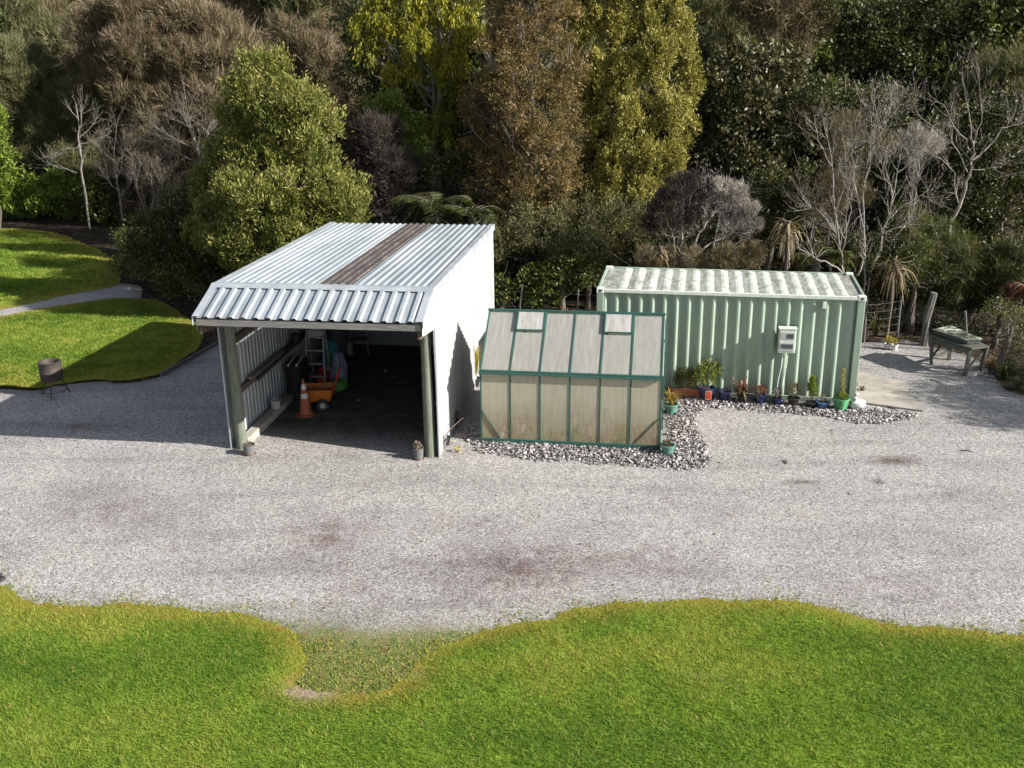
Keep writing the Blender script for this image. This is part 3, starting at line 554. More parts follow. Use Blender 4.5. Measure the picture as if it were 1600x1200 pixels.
for sy in (-.3, .3):
    wh = MB().lathe([(.07, -.03), (.135, -.035), (.155, -.015), (.155, .015), (.135, .035), (.07, .03), (.07, -.03)], 20).build('wheel', M['black'], cart, smooth=True); wh.location = (.1, sy, .155); wh.rotation_euler = (math.pi/2, 0, 0)
    h_ = MB().lathe([(0, -.03), (.07, -.025), (.07, .025), (0, .03)], 12).build('rim', M['greywhite'], wh, smooth=True)
for sx in (-.24,):
    MB().bar((sx, 0, 0), (sx, 0, .24), .03, .03).build('stand_leg', M['redplastic'], cart)
# black bin pair with pale bars on top
p = G(461, 628); 
for i, (dx, dy, lab) in enumerate(((0, 0, 'tall black upright drum beside the traffic cone, nearer the shed opening'), (.04, .42, 'tall black upright drum behind the one next to the traffic cone'))):
    mb = MB(); mb.lathe([(0, 0), (.17, 0), (.185, .06), (.18, .1), (.2, .8), (.215, .82), (.215, .86), (0, .87)], 14, sq=4); simple('black_drum', mb, M['black'], lab, 'drum', 0, 0, loc=(p[0]+dx, p[1]+.25+dy, 0), group='black drums in the shed', smooth=True)
for i, dx in enumerate((-.10, .10)):
    mb = MB(); mb.tube([(0, -.3, 0), (0, .45, 0)], .032, 8); simple('pipe', mb, M['dirtylight'], ('pale pipe lying over the black drums on the wall side', 'pale pipe lying over the black drums on the cone side')[i], 'pipe', 0, 0, loc=(p[0]+dx, p[1]+.35, .902), group='pipes on the drums')
# step ladder shelf with white bags
q = G(497, 606); rack = thing('step_ladder', 'grey step ladder standing open behind the black drums', 'ladder', (q[0], q[1]+.2, 0), SA)
for y0, y1 in ((-.28, .0), (.35, .02)):
    for x0 in (-.24, .24): MB().bar((x0, y0, 0), (x0*.85, y1, 1.65), .03, .055).build('rail', M['greywhite'], rack)
for k in range(5):
    z = .3+.32*k; y = -.28+.28*z/1.65; MB().box((-.23, y-.05, z), (.23, y+.05, z+.03)).build('step', M['greywhite'], rack)
def sack(name, mat, label, cat, loc, s, seed, rz=0):
    bm = bmesh.new(); bmesh.ops.create_icosphere(bm, subdivisions=3, radius=1); r_ = random.Random(seed)
    ks = [(r_.uniform(2, 5), r_.uniform(0, 6), Vector((r_.gauss(0, 1), r_.gauss(0, 1), r_.gauss(0, 1))).normalized()) for _ in range(9)]
    for v in bm.verts:
        q_ = v.co.copy(); f = 1+.07*sum(math.sin(k_*q_.dot(a_)*1.7+p_) for k_, p_, a_ in ks)/2
        v.co = Vector((q_.x*s[0]*f, q_.y*s[1]*f, max(0, (q_.z+.8)/1.8*2*s[2]*f)))
    me = bpy.data.meshes.new(name); bm.to_mesh(me); bm.free(); me.polygons.foreach_set('use_smooth', np.ones(len(me.polygons), bool)); o = link(name, me, mat); o.location = loc; o.rotation_euler = (0, 0, rz); return tag(o, label, cat)
sack('sack', M['greywhite'], 'crumpled white bag resting on the step ladder', 'bag', (q[0], q[1]+.12, 1.30), (.22, .16, .13), 1)
a_ = G(512, 605); sack('sack', M['tealbag'], 'dark teal bag standing right of the step ladder', 'bag', (a_[0]-.0, a_[1]+.75, 0), (.22, .2, .52), 2)
a_ = G(524, 615); sack('sack', M['lilac'], 'pale blue folded plastic bag leaning right of the teal bag', 'bag', (a_[0]+.05, a_[1]+.5, 0), (.2, .14, .42), 3)
a_ = G(517, 612); sack('sack', M['lime'], 'bright lime green bag low behind the orange barrow', 'bag', (a_[0]+.15, a_[1]+.12, 0), (.28, .2, .14), 4)
a_ = G(505, 607); mb = MB(); mb.lathe([(0, 0), (.15, 0), (.16, .05), (.16, .34), (.12, .38), (.04, .4), (.04, .44), (0, .44)], 14, sq=4); mb.bar((-.09, 0, .44), (.05, 0, .48), .03, .03); simple('fuel_can', mb, M['redplastic'], 'red fuel can between the ladder and the lime green bag', 'fuel can', 0, 0, loc=(a_[0]-.02, a_[1]+.2, 0), smooth=True)
a_ = G(508, 600); sack('sack', M['greywhite'], 'small white bag behind the barrow handle', 'bag', (a_[0]+.12, a_[1]+.02, 0.0), (.13, .1, .22), 5)
# at the back of the shed
mb = MB(); mb.lathe([(0, 0), (.29, 0), (.3, .02), (.28, .3), (.3, .32), (.28, .62), (.3, .64), (.28, .9), (.29, .92), (.27, .92), (.27, .86), (0, .86)], 20); simple('barrel', mb, flat('grey_barrel', (.13, .13, .14), .5), 'large dark grey barrel against the back wall of the shed', 'barrel', 0, 0, loc=(*G(527, 556)[:2], 0), smooth=True)
a_ = G(544, 553); mb = MB(); mb.lathe([(0, 0), (.13, 0), (.16, .33), (.17, .33), (.17, .36), (.15, .36), (.125, .03), (0, .03)], 18); mb.tube([(-.16, 0, .33), (-.1, -.1, .18), (.1, -.1, .18), (.16, 0, .33)], .006, 5); simple('tall_bucket', mb, M['greywhite'], 'tall white bucket standing at the back of the shed', 'bucket', 0, 0, loc=(a_[0], a_[1], 0), smooth=True)
a_ = G(563, 553); ch = thing('folding_chair', 'pale folded garden chair at the back of the shed', 'chair', (a_[0], a_[1], 0), .1)
for x0 in (-.22, .22):
    MB().tube([(x0, -.2, .02), (x0, .0, .45), (x0, .18, .95)], .014, 6).build('frame', M['dirtylight'], ch); MB().tube([(x0, .2, .02), (x0, -.2, .45)], .014, 6).build('leg', M['dirtylight'], ch)
MB().box((-.22, -.2, .43), (.22, .12, .455)).build('seat', M['rail'], ch); MB().box((-.22, .08, .65), (.22, .1, .92)).build('backrest', M['rail'], ch).location = (0, .04, 0)
mb = MB(); mb.box((-.5, -.25, .0), (.5, .25, .6)); mb.box((-.55, -.3, .6), (.55, .3, .64)); simple('cabinet', mb, M['dark'], 'low dark cabinet in the right rear corner of the shed', 'cabinet', 3.4, 6.9, 0, bevel=.01)
for i, (u, v, s) in enumerate(((602, 580, .045), (617, 590, .03), (560, 626, .03))):
    a_ = G(u, v); mb = MB(); mb.add(ico_v*np.array([s*1.3, s, s*.5])+np.array([0, 0, s*.4]), [tuple(f) for f in ico_f]); simple('stone', mb, M['dirtylight'], ('pale stone on the right of the dark shed floor', 'smaller pale stone just in front of the larger one on the shed floor', 'pale stone near the left of the shed floor')[i], 'stone', 0, 0, loc=(a_[0], a_[1], .004))
# ------------------------------------------------------------------ greenhouse
GX, GY, GA, GL, GE, GR, GW = -.6596, 20.3645, -.1535, 3.7668, 1.5653+.028, 2.546+.028, 1.3108
gh = thing('greenhouse', 'small greenhouse with green metal frame and cloudy stained panes beside the shed', 'greenhouse', (GX, GY, 0), GA)
pit = GL/6; FR = M['ghframe']; D2 = 2*GW
def gbar(nm, p, q, w_=.035, h_=.035, parent=gh): return MB().bar(p, q, w_, h_).build(nm, FR, parent)
mb = MB(); mb.box((-.03, -.03, 0), (GL+.03, .03, .10)); mb.box((-.03, D2-.03, 0), (GL+.03, D2+.03, .10)); mb.box((-.03, .033, 0), (.03, D2-.033, .1)); mb.box((GL-.03, .033, 0), (GL+.03, D2-.033, .1)); mb.build('base_frame', FR, gh, bevel=.004)
for y in (0, D2):
    gbar('eave_rail', (-.03, y, GE), (GL+.03, y, GE), .05, .06)
MB().bar((-.03, -.055, GE-.02), (GL+.03, -.055, GE-.02), .05, .03).build('gutter', FR, gh)
gbar('ridge_rail', (-.03, GW, GR), (GL+.03, GW, GR), .06, .05)
def roofp(x, t, side=0, off=0.):     # t 0 eave -> 1 ridge
    y = GW*t; z = GE+(GR-GE)*t; sl_ = math.atan2(GR-GE, GW); y -= off*math.sin(sl_); z += off*math.cos(sl_)
    return (x, y if side == 0 else D2-y, z)
for k in range(7):
    x = k*pit
    for side in (0, 1):
        yy = 0 if side == 0 else D2
        gbar('glazing_bar', (x, yy, .1), (x, yy, GE-.03), .03, .03)
        gbar('roof_bar', roofp(x, .02, side), roofp(x, .98, side), .03, .035)
for xe in (0, GL):
    for y in (D2*.25, D2*.5, D2*.75):
        zt = GE+(GR-GE)*(1-abs(y-GW)/GW)-.02; gbar('gable_bar', (xe, y, .1), (xe, y, zt), .03, .03)
    gbar('gable_rail', (xe, .02, GE), (xe, D2-.02, GE), .03, .04)
def quad(nm, pts, mat, parent, th=.004):
    p = [np.array(a_, float) for a_ in pts]; n_ = np.cross(p[1]-p[0], p[3]-p[0]); n_ /= np.linalg.norm(n_); q_ = [a_-n_*th for a_ in p]
    return MB().add(p+q_, [(0, 1, 2, 3), (7, 6, 5, 4), (0, 4, 5, 1), (1, 5, 6, 2), (2, 6, 7, 3), (3, 7, 4, 0)]).build(nm, mat, parent)
g_ = .017
for k in range(6):
    x0, x1 = k*pit+g_, (k+1)*pit-g_
    for side in (0, 1):
        yy = -.004 if side == 0 else D2+.004
        quad('wall_pane', [(x0, yy, .1), (x1, yy, .1), (x1, yy, GE-.035), (x0, yy, GE-.035)], M['pane_wall'], gh)
        if k in (1, 4):
            quad('roof_pane', [roofp(x0, .03, side), roofp(x1, .03, side), roofp(x1, .64, side), roofp(x0, .64, side)], M['pane_roof'], gh)
            off = .045 if side == 0 else .03
            vf = MB(); c4 = [roofp(x0-.0, .66, side, off), roofp(x1, .66, side, off), roofp(x1, .97, side, off), roofp(x0, .97, side, off)]
            for i in range(4): vf.bar(c4[i], c4[(i+1) % 4], .032, .03)
            vo = vf.build('roof_vent', FR, gh); quad('vent_pane', c4, M['pane_vent'], vo)
        else: quad('roof_pane', [roofp(x0, .03, side), roofp(x1, .03, side), roofp(x1, .96, side), roofp(x0, .96, side)], M['pane_roof'], gh)
for xe in (-.003, GL+.003):
    for k in range(4):
        y0, y1 = D2*k/4+.017, D2*(k+1)/4-.017; zt = lambda y: GE+(GR-GE)*(1-abs(y-GW)/GW)-.03
        quad('gable_pane', [(xe, y0, .1), (xe, y1, .1), (xe, y1, GE-.03), (xe, y0, GE-.03)], M['pane_wall'], gh)
        if k in (0, 3): pts = [(xe, y0, GE+.02), (xe, y1, GE+.02), (xe, y1, zt(y1)), (xe, y0, zt(y0))]
        else: pts = [(xe, y0, GE+.02), (xe, y1, GE+.02), (xe, y1, zt(y1)), (xe, y0, zt(y0))]
        quad('gable_pane', pts, M['pane_roof'], gh)
gbar('brace', (.02, -.016, .72), (.40, -.016, .12), .022, .012); gbar('brace', (GL-.02, -.016, .70), (GL-.52, -.016, .12), .022, .012)
# sliding door on the right gable, its guide rail sticking up
MB().bar((GL+.045, .5, 1.95), (GL+.045, D2+.5, 1.95), .03, .05).build('door_track', FR, gh)
dr = MB(); 
for a_, b_ in (((.9, .1), (.9, 1.92)), ((1.62, .1), (1.62, 1.92)), ((.9, .12), (1.62, .12)), ((.9, 1.9), (1.62, 1.9)), ((.9, 1.), (1.62, 1.))): dr.bar((GL+.05, a_[0], a_[1]), (GL+.05, b_[0], b_[1]), .03, .03)
do = dr.build('sliding_door', FR, gh); quad('door_pane', [(GL+.05, .93, .14), (GL+.05, 1.6, .14), (GL+.05, 1.6, 1.88), (GL+.05, .93, 1.88)], M['pane_wall'], do)
def WG(x, y, z=0): c, s = math.cos(GA), math.sin(GA); return (GX+c*x-s*y, GY+s*x+c*y, z)
sh = thing('staging_bench', 'low slatted bench seen dimly through the greenhouse wall panes', 'bench', WG(GL/2, 1.95), GA)
for k in range(4): MB().box((-1.7, -.3+.16*k, .62), (1.7, -.18+.16*k, .645)).build('slat', M['beam'], sh)
for x in (-1.6, 0, 1.6):
    for y in (-.28, .26): MB().box((x-.025, y-.025, 0), (x+.025, y+.025, .615)).build('leg', M['beam'], sh)

# ------------------------------------------------------------------ container
CX, CYY, CA, CL, CW, CH = 2.0155, 23.4179, -.185, 6.058, 2.438, 2.591
ct = thing('shipping_container', 'pale green corrugated steel shipping container with grimy pale roof', 'container', (CX, CYY, 0), CA)
def WC(x, y, z=0): c, s = math.cos(CA), math.sin(CA); return (CX+c*x-s*y, CYY+s*x+c*y, z)
PC = M['cont']; px_ = .16
for y, sg in ((.03, 1), (CW-.03, -1)):
    mb = MB(); pr = ribs(.2805, CL-2*px_, .07, 'cont' if sg == 1 else 'box'); corr_sheet(pr, lambda t_, o_, k: (px_+t_, y+sg*o_, .14 if k == 0 else CH-.09), mb); mb.build('side_wall', PC, ct)
for x, sg in ((.03, 1), (CL-.03, -1)):
    mb = MB(); corr_sheet(ribs(.27, CW-2*px_, .04, 'box'), lambda t_, o_, k: (x+sg*o_, px_+t_, .14 if k == 0 else CH-.09), mb); o_ = mb.build('end_wall', PC, ct)
rf = MB(); corr_sheet(ribs(.336, CL-.72, .026, 'box'), lambda t_, o_, k: (.36+t_, .07 if k == 0 else CW-.07, CH-.045+o_), rf)
rf.m = [0 if (i % 4) in (1, 2, 3) else 1 for i in range(len(rf.m))]
rf.add([(.05, .07, CH-.045), (.36, .07, CH-.045), (.36, CW-.07, CH-.045), (.05, CW-.07, CH-.045)], [(0, 1, 2, 3)]); rf.add([(CL-.36, .07, CH-.045), (CL-.05, .07, CH-.045), (CL-.05, CW-.07, CH-.045), (CL-.36, CW-.07, CH-.045)], [(0, 1, 2, 3)]); rf.m[-2:] = [1, 1]; rf.build('roof', [M['croof'], M['grimy']], ct)
for y in (0, CW-.06):
    MB().box((.17, y, CH-.095), (CL-.17, y+.06, CH-.015)).build('top_rail', M['corner'] if y == 0 else PC, ct, bevel=.006); MB().box((.17, y, .02), (CL-.17, y+.06, .15)).build('bottom_rail', PC, ct, bevel=.006)
for x in (0, CL-.06):
    MB().box((x, .18, CH-.11), (x+.06, CW-.18, CH-.012)).build('end_rail', PC, ct, bevel=.006); MB().box((x, .18, .02), (x+.06, CW-.18, .15)).build('end_rail', PC, ct, bevel=.006)
for x in (0, CL-.165):
    for y in (0, CW-.15):
        po = MB().box((x+.004, y+.004, .12), (x+.161, y+.146, CH-.12)).build('corner_post', PC, ct, bevel=.01)
        for z in (0, CH-.118):
            cc = MB().box((x-.003, y-.005, z), (x+.172, y+.157, z+.122)).build('corner_casting', M['corner'] if z else PC, ct, bevel=.01)
            yf = y-.007 if y == 0 else y+.159
            MB().lathe([(0, 0), (.032, 0), (.032, .004), (0, .004)], 10).build('casting_hole', M['black'], cc).matrix_local = Matrix.Translation((x+.085, yf+(.002 if y == 0 else -.002), z+.06)) @ Matrix.Rotation(math.pi/2, 4, 'X')
for z in (.45, 1.1, 1.8, 2.3): MB().box((CL-.004, .03, z), (CL+.018, .07, z+.09)).build('door_hinge', M['dark'], ct)
MB().box((5.13, -.012, 2.28), (5.20, .045, 2.44)).build('air_vent', M['corner'], ct, bevel=.008)
# meter box hung on the container
bxo = thing('meter_box', 'pale green electric meter box with two dark windows on the container side', 'meter box', WC(4.40, -.005, 1.25), CA)
MB().box((-.19, -.20, 0), (.19, .0, .57)).build('case', M['box'], bxo, bevel=.012)
MB().box((-.205, -.215, .57), (.205, .0, .59)).build('rain_hood', M['corner'], bxo)
MB().box((-.17, -.212, .06), (.17, -.203, .54)).build('door', M['corner'], bxo, bevel=.003)
for z0, z1 in ((.34, .49), (.10, .24)):
    wf = MB().box((-.145, -.219, z0), (.145, -.2135, z1)).build('window_frame', M['greywhite'], bxo); MB().box((-.02 if z0 > .3 else -.13, -.222, z0+.02), (.13, -.2195, z1-.02)).build('window', M['window'], wf)
for i, (x, c_) in enumerate(((-.13, .06), (-.02, .05))):
    mb = MB(); mb.tube([(x+.06, -.12, .0), (x+.05, -.13, -.35), (x, -.11, -.7), (x-.02, -.08, -1.1), (x-.02, -.05, -1.23)], .014, 6); mb.build('cable', M['corner'], bxo)

# ------------------------------------------------------------------ small plants and pots
def leafmesh(name, P, Dr, L, Wd, mat, parent, v, seed=0, tri=False, fold=0.):
    P = np.asarray(P, float); n = len(P); r = np.random.default_rng(seed); Dr = Dr/np.linalg.norm(Dr, axis=1, keepdims=True)
    S_ = np.cross(Dr, r.normal(size=(n, 3))); S_ /= np.linalg.norm(S_, axis=1, keepdims=True)+1e-9; L = np.broadcast_to(L, n)[:, None]; Wd = np.broadcast_to(Wd, n)[:, None]
    if tri:
        V = np.stack([P-S_*Wd/2, P+S_*Wd/2, P+Dr*L], 1); return npmesh(name, V.reshape(-1, 3), np.arange(3*n).reshape(-1, 3), mat, parent, {'v': v})
    V = np.stack([P, P+Dr*L*.5+S_*Wd/2, P+Dr*L, P+Dr*L*.5-S_*Wd/2], 1); return npmesh(name, V.reshape(-1, 3), np.arange(4*n).reshape(-1, 4), mat, parent, {'v': v})
def unit(a): return a/(np.linalg.norm(a, axis=-1, keepdims=True)+1e-9)
def pot(parent, mat, r_, h_, square=0, soil=True, rim=.012):
    prof = [(0, 0), (r_*.72, 0), (r_*.96, h_*.86), (r_+rim, h_*.86), (r_+rim, h_), (r_*.9, h_), (r_*.86, h_*.84)]
    po = MB().lathe(prof, 20, sq=square).build('pot', mat, parent, smooth=True)
    if soil: MB().lathe([(0, h_*.86), (r_*.87, h_*.85)], 14, sq=square).build('soil', M['potsoil'], po)
    return po
def bushy(parent, lm, z, rx, rz_, n, L, W_, seed, nm='foliage', up=.5, ry=None):
    r = np.random.default_rng(seed); q = unit(r.normal(size=(n, 3))); q[:, 2] = np.abs(q[:, 2])*1.2-.25; rr = r.uniform(.45, 1, (n, 1))**.6
    cl = r.integers(0, 7, n); off = r.normal(0, .3, (7, 3))[cl]; P = (q*rr+off*.6)*np.array([rx, ry or rx, rz_])+np.array([0, 0, z+rz_*.75]); D_ = unit(q*.9+r.normal(size=(n, 3))*.5+np.array([0, 0, up]))
    leafmesh(nm, P, D_, L*r.uniform(.6, 1.2, n), W_*r.uniform(.7, 1.2, n), lm, parent, np.clip(r.uniform(0, .7, n)+.3*r.uniform(size=7)[cl], 0, 1), seed)
    mb = MB()
    for k in range(6): a_ = r.uniform(0, 6.28); mb.tube([(0, 0, z*.9), (rx*.4*math.cos(a_), rx*.4*math.sin(a_), z+rz_*.5), (rx*.8*math.cos(a_), rx*.8*math.sin(a_), z+rz_*r.uniform(.8, 1.5))], [.008, .006, .003], 5)
    mb.build('stem', M['bark'], parent)
def grassy(parent, lm, z, spread, h_, n, W_, seed, nm='blades', curve=.5):
    r = np.random.default_rng(seed); V = []; F_ = []; vv = []
    for i in range(n):
        a_ = r.uniform(0, 6.28); s_ = spread*r.uniform(.2, 1.1); hh = h_*r.uniform(.55, 1.1); d_ = np.array([math.cos(a_), math.sin(a_), 0]); sd = np.array([-d_[1], d_[0], 0])*W_*r.uniform(.6, 1.2)/2; b = d_*s_*.12+np.array([0, 0, z])
        p1 = b+d_*s_*.4+np.array([0, 0, hh*.65]); p2 = b+d_*s_+np.array([0, 0, hh*(1-curve*r.uniform(.2, 1))]); k = len(V); V += [b-sd*.7, b+sd*.7, p1-sd, p1+sd, p2-sd*.15, p2+sd*.15]; F_ += [(k, k+1, k+3, k+2), (k+2, k+3, k+5, k+4)]; q_ = r.uniform(0, 1); vv += [q_*.8, q_]
    return npmesh(nm, V, F_, lm, parent, {'v': vv})
def twigs(parent, mat, z, rx, h_, n, seed, rad=.006, nm='twigs'):
    r = np.random.default_rng(seed); mb = MB()
    for i in range(n):
        a_ = r.uniform(0, 6.28); e = np.array([rx*math.cos(a_)*r.uniform(.3, 1), rx*math.sin(a_)*r.uniform(.3, 1), h_*r.uniform(.6, 1)]); m1 = e*.5+r.normal(0, rx*.15, 3); mb.tube([(0, 0, z), (m1[0], m1[1], z+m1[2]), (e[0], e[1], z+e[2])], [rad, rad*.7, rad*.35], 4)
        for _ in range(3): f = e+r.normal(0, rx*.3, 3); mb.tube([(m1[0], m1[1], z+m1[2]), (f[0], f[1], z+abs(f[2]))], [rad*.6, rad*.25], 3)
    return mb.build(nm, mat, parent)
def ptd(u, v, label, cat='potted plant', group='potted plants beside the buildings', name='potted_plant'):
    g = G(u, v); return thing(name, label, cat, (g[0], g[1], .01), rnd.uniform(0, 6), group)
CG = 'potted plants along the container'
# trough
g1 = G(1072, 621); tr_ = thing('planter_trough', 'long terracotta trough of small bushes at the left of the container pots', 'planter', (g1[0], g1[1]+.1, .01), CA, CG)
mb = MB(); vs = [(-.36, -.09, 0), (.36, -.09, 0), (.36, .09, 0), (-.36, .09, 0), (-.41, -.13, .19), (.41, -.13, .19), (.41, .13, .19), (-.41, .13, .19), (-.41, -.13, .21), (.41, -.13, .21), (.41, .13, .21), (-.41, .13, .21), (-.37, -.1, .21), (.37, -.1, .21), (.37, .1, .21), (-.37, .1, .21), (-.36, -.09, .16), (.36, -.09, .16), (.36, .09, .16), (-.36, .09, .16)]
mb.add(vs, [(0, 3, 2, 1)]+[(a+i, a+(i+1) % 4, b+(i+1) % 4, b+i) for a, b in ((0, 4), (4, 8), (8, 12), (12, 16)) for i in range(4)]); tt = mb.build('trough', M['terracotta'], tr_); MB().box((-.37, -.095, .14), (.37, .095, .165)).build('soil', M['potsoil'], tt)
bushy(tr_, L_['gold'], .15, .34, .3, 1500, .055, .022, 21, ry=.12); bushy(tr_, L_['rust'], .15, .30, .26, 500, .05, .02, 22, nm='golden_foliage', ry=.12)
t_ = ptd(1103, 624, 'leafy yellow-green bush in a dark blue pot right of the terracotta trough', group=CG); pot(t_, M['blueglaze'], .18, .30, 3); bushy(t_, L_['lightgreen'], .3, .30, .36, 420, .10, .04, 23); bushy(t_, L_['bright'], .3, .26, .30, 260, .09, .035, 24, nm='green_foliage')
# framed relief on the front of the pot
fr = MB(); fr.box((-.075, -.008, -.11), (.075, .008, .11)); f_ = fr.build('relief_panel', M['terracotta'], t_); t_.rotation_euler = (0, 0, 0); f_.location = (.02, -.185, .16); MB().box((-.045, -.014, -.08), (.045, -.008, .08)).build('relief_inset', M['redplastic'], f_).location = (0, 0, 0)
t_ = ptd(1131, 626, 'bare stick plant in a dark blue glazed pot, second blue pot from the left', group=CG); pot(t_, M['blueglaze'], .14, .25); twigs(t_, M['greytwig'], .2, .1, .2, 5, 3)
t_ = ptd(1160, 629, 'spiky dark red plant with arching pale dead leaves in a black pot', group=CG); pot(t_, M['black'], .13, .18); grassy(t_, L_['red'], .18, .28, .42, 46, .03, 31, curve=.35); grassy(t_, L_['straw'], .16, .5, .3, 40, .022, 32, 'dead_blades', 1.35)
t_ = ptd(1187, 631, 'rusty red succulent in a blue glazed pot', group=CG); pot(t_, M['blueglaze'], .13, .24); bushy(t_, L_['red'], .23, .15, .1, 260, .06, .025, 33)
t_ = ptd(1214, 633, 'grey twiggy plant in a small dark blue pot', group=CG); pot(t_, M['blueglaze'], .11, .18); twigs(t_, M['paletwig'], .15, .17, .26, 14, 5); bushy(t_, L_['straw'], .17, .12, .12, 90, .03, .012, 34, nm='dry_leaves')
t_ = ptd(1239, 634, 'dry straw-coloured plant in a black plastic pot', group=CG); pot(t_, M['black'], .135, .2); bushy(t_, L_['straw'], .2, .15, .18, 420, .05, .02, 35)
t_ = ptd(1267, 636, 'upright bright green conifer seedling in a black pot', group=CG); pot(t_, M['black'], .13, .12); bushy(t_, L_['bright'], .16, .11, .3, 1500, .05, .02, 36, up=.9)
t_ = ptd(1285, 637, 'pale small plant in a light blue low bowl pot', group=CG); pot(t_, M['skyglaze'], .15, .15, 0); bushy(t_, L_['silver'], .14, .1, .1, 120, .05, .02, 37)
t_ = ptd(1313, 640, 'tall thin seeded stem in a square green plastic pot at the container corner', group=CG); t_.rotation_euler = (0, 0, .7); pot(t_, M['greenpot'], .15, .27, 6); bushy(t_, L_['bright'], .27, .13, .05, 200, .05, .03, 38)
r = np.random.default_rng(5); n = 420; zz = r.uniform(.3, .98, n); P = np.stack([.03*np.sin(zz*5)+r.normal(0, .018, n), r.normal(0, .02, n), zz], 1); leafmesh('flower_stem', P, unit(r.normal(size=(n, 3))+np.array([0, 0, .8])), .05, .016, L_['gold'], t_, r.uniform(.4, 1, n))
# white swan-like plaster ornament at the corner
g1 = G(1341, 639); mb = MB(); mb.tube([(-.13, 0, .03), (-.1, 0, .1), (0, 0, .13), (.1, 0, .12), (.15, 0, .08)], [.06, .11, .13, .1, .03], 12); mb.tube([(-.08, 0, .16), (-.1, 0, .28), (-.07, 0, .36), (-.02, 0, .38)], [.07, .045, .045, .03], 10); ob = mb.build('garden_ornament', M['white'], None, smooth=True); ob.location = (g1[0], g1[1], .0); tag(ob, 'white plaster garden ornament at the right corner of the container', 'ornament')
# pots round the greenhouse and shed
RG = 'potted plants round the greenhouse and shed'
t_ = ptd(1048, 645, 'yellow and red grassy plant in a teal glazed pot at the greenhouse corner', group=RG); pot(t_, M['teal'], .17, .22, 0); grassy(t_, L_['yellow'], .2, .3, .38, 60, .018, 41); bushy(t_, L_['red'], .2, .14, .14, 260, .05, .02, 42, nm='red_leaves')
t_ = ptd(1043, 709, 'small teal pot of pale succulents by the front greenhouse corner', group=RG); pot(t_, M['teal'], .15, .2, 0); bushy(t_, L_['mid'], .18, .1, .06, 160, .045, .02, 43); bushy(t_, L_['silver'], .18, .1, .08, 60, .045, .02, 44, nm='pale_leaves')
t_ = ptd(390, 710, 'dried brown plant in a grey ribbed pot at the left shed post', group=RG)
def ribpot(parent, r_, h_):
    prof = [(0, 0), (r_*.85, 0)]+[(r_*(.86+.12*k/9+(.03 if k % 2 else 0)), h_*(k+.5)/10) for k in range(10)]+[(r_*1.05, h_), (r_*.9, h_), (r_*.88, h_*.88)]
    po = MB().lathe(prof, 22).build('pot', M['greypot'], parent, smooth=False); MB().lathe([(0, h_*.9), (r_*.9, h_*.9)], 16).build('soil', M['redplastic'] if 0 else M['rail'], po)
ribpot(t_, .125, .22); twigs(t_, M['rail'], .2, .08, .12, 6, 7); MB().lathe([(0, -.004), (.125, -.002), (.135, .012), (.12, .004)], 20).build('saucer', M['terracotta'], t_)
t_ = ptd(654, 717, 'dried plant in a grey ribbed pot at the right shed post', group=RG); ribpot(t_, .11, .24); twigs(t_, M['rail'], .22, .08, .16, 6, 8); bushy(t_, L_['straw'], .2, .07, .08, 60, .06, .025, 45, nm='dry_leaves'); MB().lathe([(0, -.004), (.115, -.002), (.125, .012), (.11, .004)], 20).build('saucer', M['terracotta'], t_)
t_ = ptd(691, 702, 'leaning bare twig in a dark pot at the foot of the white shed wall', group=RG); pot(t_, M['greypot'], .1, .2); mb = MB(); mb.tube([(0, 0, .18), (.15, .1, .4), (.3, .5, .5), (.42, .85, .45)], [.012, .01, .008, .004], 5); mb.build('twig', M['rail'], t_); t_.rotation_euler = (0, 0, -.2); twigs(t_, M['rail'], .18, .08, .12, 5, 9)
t_ = ptd(697, 701, 'small round dark pot tucked behind the leaning twig pot', group=RG); t_.location.y += .22; pot(t_, M['black'], .09, .17)
t_ = ptd(703, 707, 'small yellow weed growing beside the leaning twig pot', 'weed', group='weeds', name='weed'); t_.location.x += .15; bushy(t_, L_['yellow'], 0, .07, .05, 40, .06, .03, 46)
t_ = ptd(709, 666, 'rusty brown leafed plant in a dark pot halfway along the white shed wall', group=RG); pot(t_, M['black'], .12, .16); bushy(t_, L_['red'], .15, .14, .12, 160, .06, .03, 47)
t_ = ptd(735, 611, 'small black pot with a pale stripe against the white shed wall', group=RG); po = pot(t_, M['black'], .10, .16); MB().lathe([(.099, .06), (.104, .06), (.106, .1), (.1, .1)], 18).build('stripe', M['greywhite'], po)
t_ = ptd(742, 603, 'tall yellow grass clump in a pot between the shed and greenhouse', group=RG); pot(t_, M['black'], .14, .2); grassy(t_, L_['yellow'], .2, .28, 1.0, 160, .016, 48, curve=.25); grassy(t_, L_['straw'], .2, .2, .55, 60, .014, 49, 'dry_blades', .3)
for i, (u, v) in enumerate(((1386, 545), (1397, 547))):
    t_ = ptd(u, v, ('yellow grass in a white pot by the wire fence, left of a pair', 'yellow grass in a white pot by the wire fence, right of a pair')[i], group='white pots by the fence'); pot(t_, M['white'], .09, .14); grassy(t_, L_['yellow'], .13, .16+.08*i, .3, 50, .014, 50+i); 
